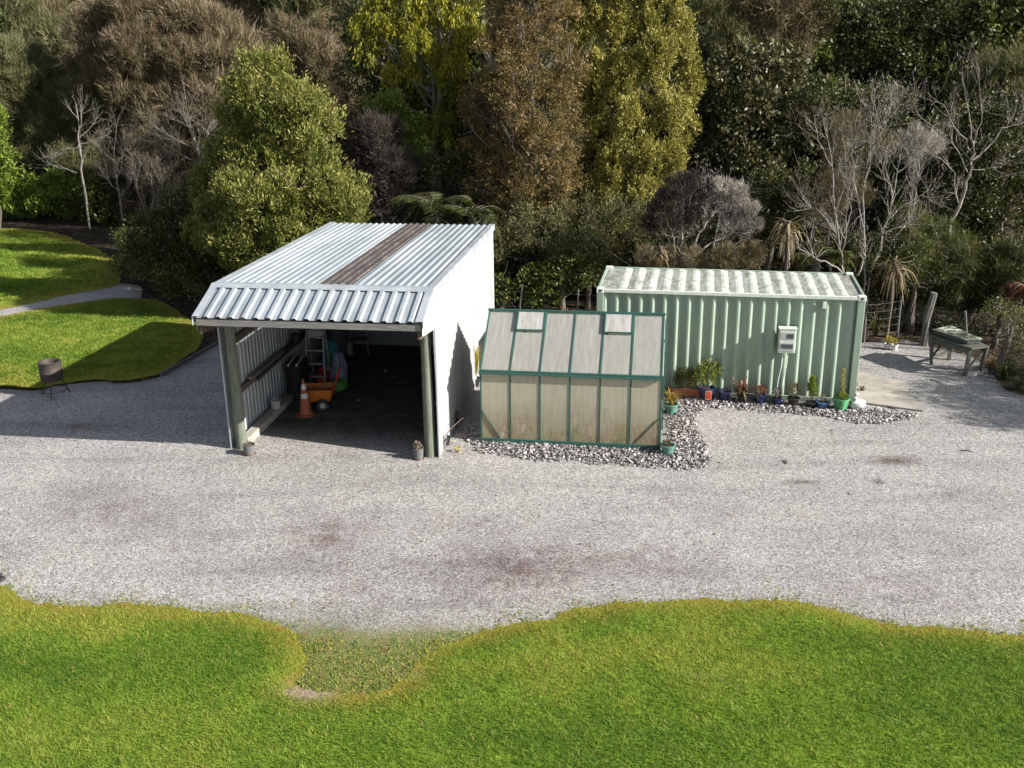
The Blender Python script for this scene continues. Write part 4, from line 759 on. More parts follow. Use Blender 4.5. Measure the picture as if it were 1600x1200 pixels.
# ------------------------------------------------------------------ fire drum
gd = G(83, 621); fd = thing('fire_drum', 'rusty steel fire drum on a three-legged stand by the side lawn', 'fire drum', (gd[0], gd[1]+.12, 0), .3)
zb = .42; mb = MB(); mb.lathe([(0, zb), (.25, zb), (.262, zb+.02), (.262, zb+.2), (.27, zb+.21), (.262, zb+.22), (.265, zb+.44), (.275, zb+.46), (.25, zb+.46), (.22, zb+.47), (.2, zb+.44), (.19, zb+.3), (0, zb+.28)], 28); mb.build('drum', M['rust'], fd, smooth=True)
MB().lathe([(0, zb+.30), (.19, zb+.31)], 20).build('ash_bed', M['rusttop'], fd)
for k in range(3):
    a_ = 2.09*k+.4; MB().tube([(.2*math.cos(a_), .2*math.sin(a_), zb+.05), (.36*math.cos(a_), .36*math.sin(a_), 0)], .016, 8).build('leg', M['rust'], fd)
MB().tube([(.3*math.cos(a), .3*math.sin(a), .16) for a in np.linspace(0, 6.2832, 25)], .011, 6, cap=False).build('brace_ring', M['rust'], fd)
# ------------------------------------------------------------------ work bench on the right
ga = G(1448, 560); gb = G(1508, 588); z = .72
pts = [G(1452, 523, .78), G(1518, 544, .78), G(1546, 541, .78), G(1486, 515, .78)]
cen = sum(pts)/4; wbn = thing('outdoor_bench', 'weathered grey potting bench with mouldy sheet on top near the wire fence', 'bench', (cen[0], cen[1], 0), 0)
loc_ = [np.array([p[0]-cen[0], p[1]-cen[1]]) for p in pts]
def prismq(c4, z0, z1, mb=None): mb = mb or MB(); return mb.add([(*c, z0) for c in c4]+[(*c, z1) for c in c4], [(0, 3, 2, 1), (4, 5, 6, 7), (0, 1, 5, 4), (1, 2, 6, 5), (2, 3, 7, 6), (3, 0, 4, 7)])
prismq([c*1.02 for c in loc_], .735, .785).build('bench_top', M['bench'], wbn, bevel=.008)
t = NT('mouldy_glass'); f = t.noise(2.6, 6, .7, (1, 1, 1), 2); M['mould'] = t.fin(t.ramp(f, [(.42, (.05, .06, .045)), (.52, (.18, .20, .15)), (.6, (.60, .64, .55))]), .35)
cb = [c*.8+np.array([-.02, .1]) for c in loc_]; prismq(cb, .79, .90).build('covered_tray', M['dark'], wbn, bevel=.01); prismq([c*.84+np.array([-.02, .1]) for c in loc_], .903, .915).build('cover_sheet', M['mould'], wbn)
for c in loc_:
    i_ = c*.8; mb = MB(); mb.bar((i_[0], i_[1], 0), (c[0]*.92, c[1]*.92, .735), .08, .08); mb.build('leg', M['bench'], wbn)
for a_, b_ in ((0, 3), (1, 2)): mb = MB(); mb.bar((*(loc_[a_]*.84), .2), (*(loc_[b_]*.86), .2), .04, .08); mb.bar((*(loc_[a_]*.84), .2), (*(loc_[b_]*.9), .68), .03, .06); mb.build('brace', M['bench'], wbn)
mb = MB(); mb.bar((*(loc_[0]*.9), .66), (*(loc_[1]*.9), .66), .035, .11); mb.bar((*(loc_[3]*.9), .66), (*(loc_[2]*.9), .66), .035, .11); mb.build('apron', M['bench'], wbn)
for i, (u, v) in enumerate(((1516, 587), (1526, 585))):
    g_2 = G(u, v); mb = MB(); mb.box((-.13, -.08, 0), (.13, .08, .12)); simple('concrete_block', mb, M['brick'], ('pale block by the front leg of the potting bench', 'smaller pale block behind the one at the bench leg')[i], 'block', 0, 0, loc=(g_2[0], g_2[1], .004), rz=.3*i, bevel=.01)
# ------------------------------------------------------------------ wire fence
fpts = [(-3.2, 29.7), (.3, 29.3), (1.9, 28.9), (3.5, 28.6), (5.2, 28.2), (7.0, 27.9), (8.6, 27.6), (9.81, 27.3), (10.89, 27.7), (11.35, 26.9), (12.1, 26.2), (12.75, 25.2), (13.1, 23.9), (13.6, 22.8)]
fh = [1.25, 1.3, 1.2, 1.3, 1.2, 1.25, 1.2, 1.22, 1.2, 1.5, 1.15, 1.1, 1.1, 1.1]
fen = thing('wire_fence', 'wire netting fence on weathered timber posts in front of the bush', 'fence', (0, 0, 0))
for i, ((x, y), h_) in enumerate(zip(fpts, fh)):
    r_ = .1 if i == 9 else rnd.uniform(.025, .04); mb = MB(); mb.tube([(x, y, -.05), (x+rnd.uniform(-.04, .04), y, h_*.5), (x+rnd.uniform(-.07, .07), y+rnd.uniform(-.05, .05), h_)], [r_*1.05, r_, r_*.95], 7); mb.build('fence_post', M['fence'], fen)
for z in (.2, .42, .64, .86, 1.08):
    mb = MB()
    for (x0, y0), (x1, y1) in zip(fpts[:-1], fpts[1:]): mb.tube([(x0, y0-.05, z), ((x0+x1)/2, (y0+y1)/2-.05, z-.02), (x1, y1-.05, z)], .003, 4, cap=False)
    mb.build('wire', M['wire'], fen)
mb = MB()
for (x0, y0), (x1, y1) in zip(fpts[6:-1], fpts[7:]):
    for k in np.arange(.1, 1, .14): x, y = x0+(x1-x0)*k, y0+(y1-y0)*k; mb.tube([(x, y-.05, .2), (x, y-.05, 1.08)], .003, 3, cap=False)
mb.build('wire_netting', M['wire'], fen)
# timber edging of the side lawn
ed_ = gp((188, 601), (252, 588), (300, 561), (350, 533), (375, 519)); mb = MB()
for a_, b_ in zip(ed_[1:-1], ed_[2:]): mb.bar((*a_, .04), (*b_, .04), .04, .12)
tag(mb.build('lawn_edging', M['fence']), 'thin dark timber edging board curving along the side lawn to the shed', 'edging')
# sticks on the gravel
for i, (u, v, l_, an) in enumerate(((1462, 597, .35, -1.0), (1510, 706, .25, -.4), (1228, 722, .22, 1.4), (1395, 640, .3, -1.), (905, 672, .2, .3))):
    g_2 = G(u, v); r_ = random.Random(i); mb = MB(); mb.tube([(-l_/2, 0, .012), (0, .03, .02), (l_/2, -.02, .014)], [.014, .012, .006], 5); mb.tube([(0, .03, .02), (l_*.3, .12, .03)], [.008, .003], 4)
    simple('stick', mb, M['rail'] if i != 1 else M['dark'], ('brown stick on the gravel in front of the potting bench', 'dark curled stick on the open gravel at the right', 'thin reddish twig on the gravel in front of the blue pots', 'short twig beside the concrete slab', 'twig on the gravel before the greenhouse')[i], 'stick', 0, 0, loc=(g_2[0], g_2[1], .004), rz=an)
g_2 = G(6, 905); mb = MB(); mb.box((-.2, -.05, 0), (.15, .05, .05)); mb.bar((-.2, 0, .05), (.1, .02, .09), .05, .03); simple('scrap_timber', mb, M['dark'], 'small dark piece of timber at the lawn corner by the left edge of the photo', 'timber', 0, 0, loc=(g_2[0]-.1, g_2[1], .01), rz=-.5)

# fallen leaves and bits blown over the gravel
r = np.random.default_rng(91); n = 520; P = np.c_[r.uniform(-11, 12, n), 12+13*r.uniform(size=n)**1.3, np.full(n, .012)]; q = P[:, :2]
k = inside(q, grav_poly) & ~inside(q, front_poly) & ((q[:, 1] > 20) | (r.uniform(size=n) < .45)); P = P[k]
a_ = r.uniform(0, 6.28, len(P)); lf = leafmesh('fallen_leaves', P, np.c_[np.cos(a_), np.sin(a_), r.uniform(-.1, .25, len(P))], r.uniform(.03, .075, len(P)), r.uniform(.015, .035, len(P)), L_['red'], None, r.uniform(0, .6, len(P)), 92); tag(lf, kind='stuff')
# ------------------------------------------------------------------ vegetation
MODES = {  # clump squash, direction weights (out, up, random), leaf length, width, triangular blade
 'leafy': ((1, 1, .8), (.8, .35, .8), .13, .065, False), 'spray': ((.8, .8, 1), (.6, .8, .6), .13, .038, False), 'droop': ((.55, .55, 1.2), (.35, -1.0, .45), .19, .035, False),
 'wisp': ((.8, .8, .9), (.8, .7, .5), .24, .018, True), 'column': ((.7, .7, 1.0), (.5, .8, .6), .12, .034, False), 'twiggy': ((.9, .9, .6), (.6, .35, .9), .17, .035, False)}
def crown_arrays(lobes, mode, dens, cr, nleaf, seed, lscale=1., front=True):
    """lobes: (x,y,z,rx,ry,rz); sub-clumps over the lobes, leaves in each sub-clump"""
    r = np.random.default_rng(seed); sq, (wo, wu, wr), LL, WW, tri = MODES[mode]; C = []; O = []; VL = []; lob = np.array(lobes, float)
    for l in lob:
        area = 4*math.pi*((l[3]*l[4])**1.6/3+(l[3]*l[5])**1.6/3+(l[4]*l[5])**1.6/3)**(1/1.6); n = max(3, int(area*dens/(cr*cr)))
        q = unit(r.normal(size=(n, 3))); q = q[(q[:, 2] > -.75)]; rr = r.uniform(.6, 1.08, (len(q), 1)); P = l[:3]+q*rr*l[3:6]
        if len(lob) > 1:
            dd = np.min([np.linalg.norm((P-m[:3])/m[3:6], axis=1)+(10 if m is l else 0)*1 for m in lob if not np.array_equal(m, l)], axis=0); k = dd > .62; P, q = P[k], q[k]
        C.append(P); O.append(unit(q/l[3:6])); VL += [r.uniform(-.12, .12)]*len(P)
    C = np.vstack(C); O = np.vstack(O); k = len(C); m_ = r.integers(int(nleaf*.5), int(nleaf*1.5), k); id_ = np.repeat(np.arange(k), m_); n = len(id_); cs = cr*r.uniform(.6, 1.35, k)
    g3 = r.normal(size=(n, 3)); P = C[id_]+g3*np.array(sq)*cs[id_][:, None]*.42; tipv = np.sum(g3*O[id_], 1)*.09
    cdir = unit(O+r.normal(size=(k, 3))*.35); D_ = cdir[id_]*wo+np.array([0, 0, wu])+r.normal(size=(n, 3))*wr
    v = np.clip((.42*r.uniform(0, 1, k)+np.array(VL))[id_]+.5*r.uniform(size=n)+.05+tipv, 0, 1); u_ = r.uniform(size=n)**1.5; L = LL*lscale*(.5+1.0*u_); Wd = WW*lscale*(.6+.8*u_)*r.uniform(.8, 1.2, n)
    return P, D_, L, Wd, v, tri, C
def limbs(base, top, C, n, r0, seed, nm, mat, parent, tw=.25, maxtw=None):
    r = np.random.default_rng(seed); mb = MB(); base = np.array(base); top = np.array(top); j = [base+(top-base)*t_+r.normal(0, .04, 3)*np.linalg.norm(top-base)*.6*math.sin(math.pi*t_) for t_ in np.linspace(0, 1, 6)]
    mb.tube(j, [r0*(1-.85*t_) for t_ in np.linspace(0, 1, 6)], 8)
    for i in r.choice(len(C), min(n, len(C)), replace=False):
        e = C[i]; t_ = np.clip((e[2]-base[2])/(top[2]-base[2]+1e-6)*r.uniform(.7, .95), .12, .92); s = base+(top-base)*t_; m1 = s+(e-s)*.5+np.array([0, 0, -.14*np.linalg.norm(e-s)])+r.normal(0, .07*np.linalg.norm(e-s), 3); rr = min(.03, r0*r.uniform(.1, .2))
        a1 = s+(m1-s)*.5+r.normal(0, .04*np.linalg.norm(e-s), 3); a2 = m1+(e-m1)*.5+r.normal(0, .06*np.linalg.norm(e-s), 3)+np.array([0, 0, -.03]); mb.tube([s, a1, m1, a2, e], [rr, rr*.85, rr*.65, rr*.45, rr*.25], 4, cap=False)
        for _ in range(2): f = e+r.normal(0, tw, 3); mb.tube([a2, (a2+f)/2+r.normal(0, .05, 3), f], [rr*.4, rr*.3, rr*.12], 3, cap=False)
    return mb.build(nm, mat, parent)
def split(LB, r, sub):
    out = []
    for l in LB:
        if l[3] < .45: out.append(l); continue
        out.append((l[0], l[1], l[2], l[3]*.72, l[4]*.72, l[5]*.72)); n = int(sub*min(2.2, max(1, l[3]/.9)**1.2))
        q = unit(r.normal(size=(n, 3))); q[:, 2] = np.where(q[:, 2] < -.4, -q[:, 2], q[:, 2])
        for d_ in q: k = r.uniform(.2, .52)*min(1, 1.1/l[3]**.35); out.append((l[0]+d_[0]*l[3]*.74, l[1]+d_[1]*l[4]*.74, l[2]+d_[2]*l[5]*.78, l[3]*k, l[4]*k*1.1, l[5]*k*.85))
    return out
def tree(name, label, cat, Y, base_u, lobes, mode, lm, dens=.9, cr=.5, nleaf=60, seed=1, lscale=1., trunk=.12, nlimb=25, twigmat='bark', group=None, zb=None, asp=.85, sub=7):
    """lobes (u, v, r_px[, dY[, rz/rx]]) measured on the photograph at distance Y, turned into metres"""
    bx = atY(base_u, 300, Y)[0]; z0 = float(H(bx, Y)) if zb is None else zb; o = thing(name, label, cat, (bx, Y, z0), 0, group); LB = []
    for l in lobes:
        dY = l[3] if len(l) > 3 else 0; ra = l[4] if len(l) > 4 else 1.; p = atY(l[0], l[1], Y+dY); R_ = l[2]*mpp(Y+dY); LB.append((p[0]-bx, p[1]-Y, p[2]-z0, R_, R_*asp, R_*ra))
    if sub: LB = split(LB, np.random.default_rng(seed+500), sub)
    P, D_, L, Wd, v, tri, C = crown_arrays(LB, mode, dens, cr, nleaf, seed, lscale); k = P[:, 2] > -.1; 
    leafmesh('crown', P[k], D_[k], L[k], Wd[k], lm, o, v[k], seed, tri); topz = max(l[2]+l[5]*.5 for l in LB); tl = max(LB, key=lambda l: l[2])
    limbs((0, 0, -.1), (tl[0]*.8, tl[1]*.8, topz), C, nlimb, trunk, seed+1, 'trunk', M[twigmat], o); return o
def grow(mb, p, d_, L, r_, lev, r, ends, spread=.55, up=.15, kids=(2, 4), sides=5):
    p = np.array(p, float); n = 3; pts = [p]
    for i in range(n): d_ = unit(d_+r.normal(0, .13, 3)+np.array([0, 0, up*.3])); pts.append(pts[-1]+d_*L/n)
    mb.tube(pts, list(np.linspace(r_, r_*.62, n+1)), sides if r_ > .015 else 3, cap=False)
    if lev == 0: ends.append((pts[-1], d_)); return
    for _ in range(r.integers(kids[0], kids[1]+1)):
        s = pts[r.integers(1, n+1)]; nd = unit(d_+r.normal(0, spread, 3)+np.array([0, 0, up])); grow(mb, s, nd, L*r.uniform(.6, .85), r_*.58, lev-1, r, ends, spread, up, kids, sides)
    grow(mb, pts[-1], unit(d_+r.normal(0, .2, 3)), L*.75, r_*.6, lev-1, r, ends, spread, up, kids, sides)
def bare(name, label, Y, u, stems, seed, mat='paletwig', lev=4, spread=.5, up=.2, r0=.06, tuft=None, cat='bare tree', zb=None, tl=.22, group=None, kids=(2, 3)):
    bx = atY(u, 300, Y)[0]; z0 = float(H(bx, Y)) if zb is None else zb; o = thing(name, label, cat, (bx, Y, z0), 0, group); r = np.random.default_rng(seed); mb = MB(); ends = []
    for (dx, dy, dz, L) in stems: grow(mb, (0, 0, -.1), unit(np.array([dx, dy, dz])), L, r0, lev, r, ends, spread, up, kids)
    mb.build('trunk', M[mat], o)
    if tuft:
        E_ = np.array([e[0] for e in ends]); Dd = np.array([e[1] for e in ends]); n = tuft[1]; id_ = np.repeat(np.arange(len(E_)), n); m_ = len(id_)
        leafmesh('crown', E_[id_]+r.normal(0, .1, (m_, 3)), Dd[id_]*.7+r.normal(0, .45, (m_, 3))+np.array([0, 0, .2]), tl*r.uniform(.5, 1.2, m_), .014*r.uniform(.7, 1.3, m_), L_[tuft[0]], o, r.uniform(0, 1, m_), seed, True)
    return o
# --- the trees that can be told apart
tree('evergreen_tree', 'big yellow-green leafy evergreen tree rising just behind the left side of the shed', 'tree', 31.5, 430,
     [(412, 115, 38), (400, 175, 62), (455, 215, 75, -.4), (390, 260, 68), (490, 290, 78, -.5), (425, 330, 90, -1), (530, 335, 55, -.3), (350, 350, 52, -.6), (480, 350, 80, -1.), (385, 400, 60, -1.2), (330, 300, 40, .5), (440, 400, 70, -1.), (335, 365, 46, -.2), (345, 245, 26, .3), (365, 200, 24, .2), (560, 300, 22, -.2)],
     'spray', L_['lightgreen'], .9, .27, 60, 11, .9, .2, 40)
tree('shrub', 'dark green bushy shrub left of the yellow-green tree beside the shed', 'shrub', 32.5, 300, [(300, 395, 62), (255, 380, 48), (330, 440, 55, -.8), (350, 470, 40, -1.5), (290, 330, 40, 1.), (225, 395, 35, .5)], 'leafy', L_['dark'], .9, 0.29, 33, 12, .8)
tree('shrub', 'low dark green shrub at the bend of the side lawn', 'shrub', 36, 222, [(215, 410, 38), (250, 430, 36, -1.2), (205, 385, 30), (280, 450, 32, -2.5)], 'leafy', L_['mid'], .9, 0.27, 33, 13, .7)
tree('kanuka_tree', 'large feathery brown-green tree at the upper left above the bare thicket', 'tree', 52, 300,
     [(180, 70, 62, 1), (235, 60, 62), (300, 75, 66), (350, 80, 50, 1), (215, 125, 70, -1), (290, 150, 72, -1), (340, 160, 52), (150, 120, 52), (260, 200, 55, -1.5)], 'wisp', L_['brown'], 1.1, 0.34, 61, 14, 1.35, .22, 60, 'greytwig')
tree('kanuka_tree', 'shaded olive feathery tree below and left of the large brown one', 'tree', 52.5, 150, [(150, 150, 55), (190, 200, 58), (120, 200, 40), (230, 230, 50), (160, 250, 45)], 'wisp', L_['olive'], 1.0, 0.34, 57, 15, 1.25, .15, 30, 'greytwig')
tree('kanuka_tree', 'olive green fine-leaved tree at the far left edge above the clipped hedge', 'tree', 53, 50, [(20, 95, 45, 1), (60, 140, 45), (20, 170, 55), (80, 200, 52), (40, 240, 60), (95, 250, 45), (10, 110, 40), (-40, 160, 60)], 'wisp', L_['olive'], 1.1, 0.37, 66, 16, 1.2, .15, 25)
tree('hedge_shrub', 'bright green rounded shrub at the left end of the row behind the far lawn', 'shrub', 49.5, 30, [(10, 310, 38), (40, 320, 34), (-40, 310, 45), (60, 300, 26)], 'leafy', L_['bright'], 1.1, 0.34, 33, 17, 1.2, group='shrubs behind the far lawn')
tree('hedge_shrub', 'bright green rounded shrub in the middle of the row behind the far lawn', 'shrub', 49, 95, [(85, 315, 32), (115, 318, 30), (100, 290, 26), (140, 328, 24)], 'leafy', L_['bright'], 1.1, 0.34, 33, 18, 1.2, group='shrubs behind the far lawn')
tree('hedge_shrub', 'darker green shrub at the right end of the row behind the far lawn', 'shrub', 47.5, 160, [(160, 325, 30), (180, 335, 26), (150, 300, 24)], 'leafy', L_['mid'], 1.1, 0.34, 33, 19, 1.2, group='shrubs behind the far lawn')
tree('leafy_shrub', 'bright yellow-green tree cut by the left edge of the photo', 'tree', 46, -15, [(-15, 210, 30), (-10, 260, 32), (-5, 185, 16), (-30, 240, 40)], 'leafy', L_['bright'], 1.1, 0.34, 33, 20, 1.2)
tree('leafy_tree', 'bright green leafy tree in the top left corner of the photo', 'tree', 66, 45, [(45, 10, 24), (52, 38, 22), (35, -20, 28)], 'leafy', L_['bright'], 1.1, 0.41, 33, 21, 1.6)
tree('leafy_tree', 'light green tree at the top edge above the large brown one', 'tree', 62, 330, [(330, 8, 38), (290, 0, 30), (380, 15, 36), (400, 45, 24)], 'leafy', L_['mid'], 1.1, 0.41, 33, 22, 1.5)
tree('leafy_tree', 'pale green bush at the top edge right of the light green tree', 'tree', 64, 500, [(480, 15, 30), (525, 5, 30), (440, 10, 25), (560, 20, 20)], 'leafy', L_['mid'], 1.1, 0.41, 33, 23, 1.5)
tree('kanuka_tree', 'brown feathery tree showing between the yellow-green tree and the golden drooping one', 'tree', 44, 500, [(480, 95, 40), (520, 130, 42), (450, 60, 30), (555, 175, 36), (500, 60, 30, 1), (575, 215, 34)], 'wisp', L_['brown'], 1.1, 0.34, 61, 24, 1.2, .14, 30, 'greytwig')
tree('rimu_tree', 'tall golden-green tree with drooping foliage left of the rusty tree', 'tree', 36, 670,
     [(568, 45, 20), (590, 22, 20), (575, 82, 18), (612, 42, 18), (640, 28, 22), (655, 70, 22, -.4), (630, 112, 20), (652, 128, 17), (612, 122, 14), (665, 20, 16), (700, 20, 22), (725, 30, 20), (742, 55, 18), (710, 60, 16), (695, 90, 20, -.3), (722, 96, 14), (700, 125, 18, -.3), (717, 142, 15), (690, 160, 12), (702, 185, 12), (680, 195, 18, -.5), (692, 216, 15, -.5), (662, 205, 14, -.4), (706, 228, 11), (640, -10, 22), (690, -15, 24), (742, -5, 20), (600, -10, 20), (590, 60, 14), (668, 95, 12), (640, 90, 12)],
     'droop', L_['rimu'], .9, .30, 90, 25, .8, .25, 30, 'greytwig', sub=0)
tree('dark_tree', 'dark green mass of foliage behind the golden drooping tree', 'tree', 39.5, 660, [(600, 60, 70), (700, 80, 80), (650, 170, 75), (720, 200, 60), (560, 130, 50)], 'leafy', L_['dark'], .8, 0.41, 33, 26, 1.)
tree('brown_shrub', 'dark brown dense shrub in shade right of the yellow-green tree', 'shrub', 32.5, 600, [(590, 225, 42), (575, 280, 38), (610, 270, 46), (605, 320, 36)], 'wisp', L_['purple'], 1.3, 0.24, 90, 27, .8, .1, 40, 'greytwig')
tree('leafy_shrub', 'bright green leafy shrub peeking out above the dark brown one', 'shrub', 34, 630, [(615, 175, 26), (640, 205, 28), (590, 165, 20), (650, 235, 20)], 'leafy', L_['bright'], 1., 0.27, 38, 28, .8)
tree('rusty_tree', 'tall rusty brown tree with pale bare twigs left of the olive-gold one', 'tree', 32.5, 815,
     [(830, 30, 60), (790, 70, 50), (850, 100, 58, -.3), (795, 140, 52, -.6), (840, 180, 62, -.8), (770, 195, 42, -.3), (830, 240, 58, -1), (775, 260, 40, -.6), (800, 300, 44, -1), (860, 290, 40, -.6), (820, -40, 60), (745, 240, 28), (745, 170, 30), (885, 160, 30, .2), (880, 245, 30, -.2), (770, 330, 24, -.8), (750, 290, 20, -.5), (815, 15, 50, -.4), (892, 200, 28, .1), (888, 290, 28, -.4), (880, 330, 26, -.5), (830, 330, 26, -.8), (890, 100, 26, .3)], 'twiggy', L_['rust'], .9, .26, 55, 29, .62, .14, 420, 'paletwig')
tree('cypress_tree', 'tall dense olive-gold columnar tree in the middle of the photo', 'tree', 33.5, 980,
     [(925, 50, 26, 0, 2.), (930, 145, 30, -.3, 1.8), (912, 215, 26, -.2, 1.6), (965, 40, 25, -.2, 2.1), (972, 130, 28, -.6, 1.9), (985, 215, 34, -1., 1.5), (955, 265, 32, -.9, 1.3), (1012, 25, 30, 0, 2.), (1022, 105, 30, -.5, 1.9), (1042, 180, 30, -.6, 1.7), (1012, 250, 30, -1., 1.4), (1062, 60, 26, 0, 2.2), (1080, 130, 17, .2, 2.4), (1070, 200, 20, 0, 1.9), (1050, 255, 26, -.5, 1.4), (1000, 305, 34, -1.1, 1.1), (1032, 305, 26, -.8, 1.2), (960, 325, 34, -1, 1.1), (925, 300, 30, -.6, 1.2), (900, 110, 22, .4, 2.2), (985, 350, 28, -.9), (945, 360, 30, -.8), (1010, 345, 26, -.8), (960, 395, 24, -1.), (890, 40, 22, .6, 2.), (895, 170, 20, .3, 2.), (985, -40, 50, 0, 1.3), (1045, -20, 34, .2, 1.8), (925, -30, 34), (905, 250, 24), (890, 310, 26, -.2), (900, 355, 26, -.4), (945, 200, 22, .2), (1000, 165, 22, .3)],
     'column', L_['gold'], 1.25, .24, 66, 30, .9, .28, 60, sub=3)
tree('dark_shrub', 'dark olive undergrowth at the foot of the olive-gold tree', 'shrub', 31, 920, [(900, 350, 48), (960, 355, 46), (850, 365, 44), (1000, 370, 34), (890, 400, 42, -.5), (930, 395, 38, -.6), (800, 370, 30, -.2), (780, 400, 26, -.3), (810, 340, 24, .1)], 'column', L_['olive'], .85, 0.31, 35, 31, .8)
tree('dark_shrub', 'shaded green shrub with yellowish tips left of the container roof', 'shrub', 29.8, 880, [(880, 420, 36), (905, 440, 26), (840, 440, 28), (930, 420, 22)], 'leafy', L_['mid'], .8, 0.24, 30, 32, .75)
tree('leafy_shrub', 'mid green big-leaved shrub behind the left end of the greenhouse', 'shrub', 29.9, 845, [(845, 430, 20), (850, 455, 22), (840, 470, 16), (865, 462, 14)], 'leafy', L_['bright'], .8, 0.2, 26, 33, .95)
tree('leafy_shrub', 'small green shrub against the rear corner of the shed', 'shrub', 29.6, 785, [(780, 445, 16), (795, 460, 18), (778, 468, 14), (806, 445, 10)], 'leafy', L_['mid'], .8, 0.2, 26, 34, .85)
tree('broadleaf_tree', 'dark glossy tree with pale flecked leaves right of the olive-gold tree', 'tree', 34.5, 1180,
     [(1120, 130, 40), (1175, 110, 46), (1225, 120, 42, .4), (1110, 195, 36), (1160, 180, 50, -.6), (1215, 190, 50), (1130, 245, 46, -.6), (1190, 245, 46, -.8), (1240, 170, 34), (1225, 240, 36)], 'leafy', L_['pale'], .95, 0.29, 34, 35, 1.0, .2, 40, 'greytwig')
tree('kanuka_tree', 'brown feathery tree at the top edge right of the centre', 'tree', 37.2, 1225, [(1180, 15, 38), (1225, 20, 42), (1265, 35, 34), (1200, 60, 30), (1245, 75, 28)], 'wisp', L_['brown'], 1.1, 0.34, 61, 36, 1.1, .16, 40, 'greytwig')
tree('kanuka_tree', 'small olive feathery tree above the dark glossy one', 'tree', 37, 1140, [(1135, 65, 30), (1120, 40, 26), (1160, 85, 24), (1105, 20, 22)], 'wisp', L_['olive'], 1.1, 0.34, 61, 37, 1.1)
tree('brown_shrub', 'dark brown twiggy shrub behind the left half of the container', 'shrub', 28.8, 1060, [(1060, 300, 24), (1035, 338, 24), (1090, 335, 20), (1075, 285, 16), (1045, 315, 22), (1100, 310, 14), (1022, 350, 16)], 'wisp', L_['purple'], 1.0, 0.18, 82, 38, .65, .07, 50, 'greytwig')
tree('silver_shrub', 'silvery grey twiggy shrub behind the middle of the container', 'shrub', 28.8, 1120, [(1128, 292, 14, 0, .7), (1152, 300, 16, 0, .7), (1165, 325, 18, 0, .6), (1150, 352, 14, 0, .6), (1178, 352, 14, 0, .6), (1130, 318, 10)], 'wisp', L_['silver'], 1.0, 0.15, 82, 39, .55, .06, 60, 'paletwig')
tree('brown_shrub', 'low brown brush showing just above the container roof', 'shrub', 27.6, 1080, [(1040, 408, 20), (1085, 412, 22), (1130, 408, 24), (1010, 402, 16), (1170, 400, 24)], 'wisp', L_['brown'], 1.1, 0.17, 74, 40, .5, .04, 20, 'greytwig')
tree('dark_shrub', 'dark green shrub mass behind the middle of the container', 'shrub', 30.8, 1190, [(1200, 300, 40), (1240, 330, 36), (1200, 360, 36), (1255, 290, 34), (1100, 380, 30), (1160, 385, 28)], 'leafy', L_['dark'], .8, 0.27, 33, 41, .8)
tree('dark_tree', 'dark green tree behind the pale bare stems on the right', 'tree', 33.5, 1350, [(1310, 170, 55), (1370, 200, 60), (1330, 260, 60), (1400, 290, 60), (1290, 330, 50), (1440, 230, 50), (1380, 350, 55)], 'leafy', L_['dark'], .8, 0.34, 33, 42, .85)
tree('dark_tree', 'dark green tree filling the right edge behind the forked bare tree', 'tree', 32.5, 1530, [(1500, 230, 60), (1560, 260, 62), (1520, 310, 60), (1590, 330, 60), (1480, 330, 50), (1570, 200, 50), (1620, 260, 60)], 'leafy', L_['dark'], .85, 0.34, 33, 43, .85)
tree('leafy_tree', 'dark green leafy tree at the top right corner of the photo', 'tree', 37.5, 1480, [(1400, 50, 48), (1460, 40, 52), (1530, 40, 52), (1590, 30, 50), (1340, 70, 44), (1430, 100, 50), (1500, 90, 48), (1300, 30, 44), (1380, 110, 44)], 'leafy', L_['dark'], .9, 0.37, 34, 44, 1.)
tree('kanuka_tree', 'olive feathery tree top at the right edge above the forked bare tree', 'tree', 35, 1570, [(1560, 115, 36), (1600, 120, 40), (1530, 140, 26), (1580, 160, 34)], 'wisp', L_['olive'], 1.1, 0.31, 66, 45, .9, .12, 40, 'greytwig')
tree('low_shrub', 'yellow-green feathery low shrub behind the wire fence on the right', 'shrub', 28.3, 1450, [(1430, 410, 26), (1465, 425, 24), (1410, 435, 20), (1440, 380, 20)], 'spray', L_['mid'], .9, .3, 70, 46, .6)
tree('low_shrub', 'dark green low shrub above the potting bench', 'shrub', 28.4, 1530, [(1510, 420, 34), (1550, 430, 34), (1490, 455, 26), (1530, 470, 26), (1580, 410, 30)], 'wisp', L_['dark'], 1.1, 0.24, 90, 47, .7)
tree('low_shrub', 'leafy low shrub just right of the container above the wire fence', 'shrub', 29.2, 1370, [(1350, 430, 28), (1385, 440, 26), (1410, 470, 22), (1340, 460, 22), (1330, 395, 26)], 'leafy', L_['dark'], .85, 0.22, 33, 48, .65)
tree('low_shrub', 'low dark shrub behind the fence left of the fat fence post', 'shrub', 28.6, 1420, [(1400, 495, 16), (1440, 490, 18), (1375, 500, 14)], 'leafy', L_['mid'], .7, 0.17, 26, 49, .5)
tree('brown_shrub', 'brown wispy shrub clumped between the pale bare stems', 'shrub', 29.3, 1310, [(1320, 200, 24), (1305, 240, 18), (1300, 310, 34), (1340, 300, 22), (1380, 225, 18), (1280, 340, 24)], 'wisp', L_['brown'], .9, 0.2, 66, 50, .6, .06, 60, 'paletwig')
tree('brown_shrub', 'greyish brown twig clump left of the forked bare tree', 'shrub', 29.6, 1430, [(1430, 220, 20), (1452, 230, 18), (1425, 245, 14)], 'wisp', L_['silver'], 1.1, 0.18, 82, 51, .5, .05, 40, 'paletwig')
tree('garden_shrub', 'brown-green low shrub at the right edge of the gravel', 'shrub', 24.4, 1600, [(1590, 560, 22), (1605, 590, 22), (1580, 530, 14), (1590, 500, 14)], 'spray', L_['olive'], .9, .25, 60, 52, .5)
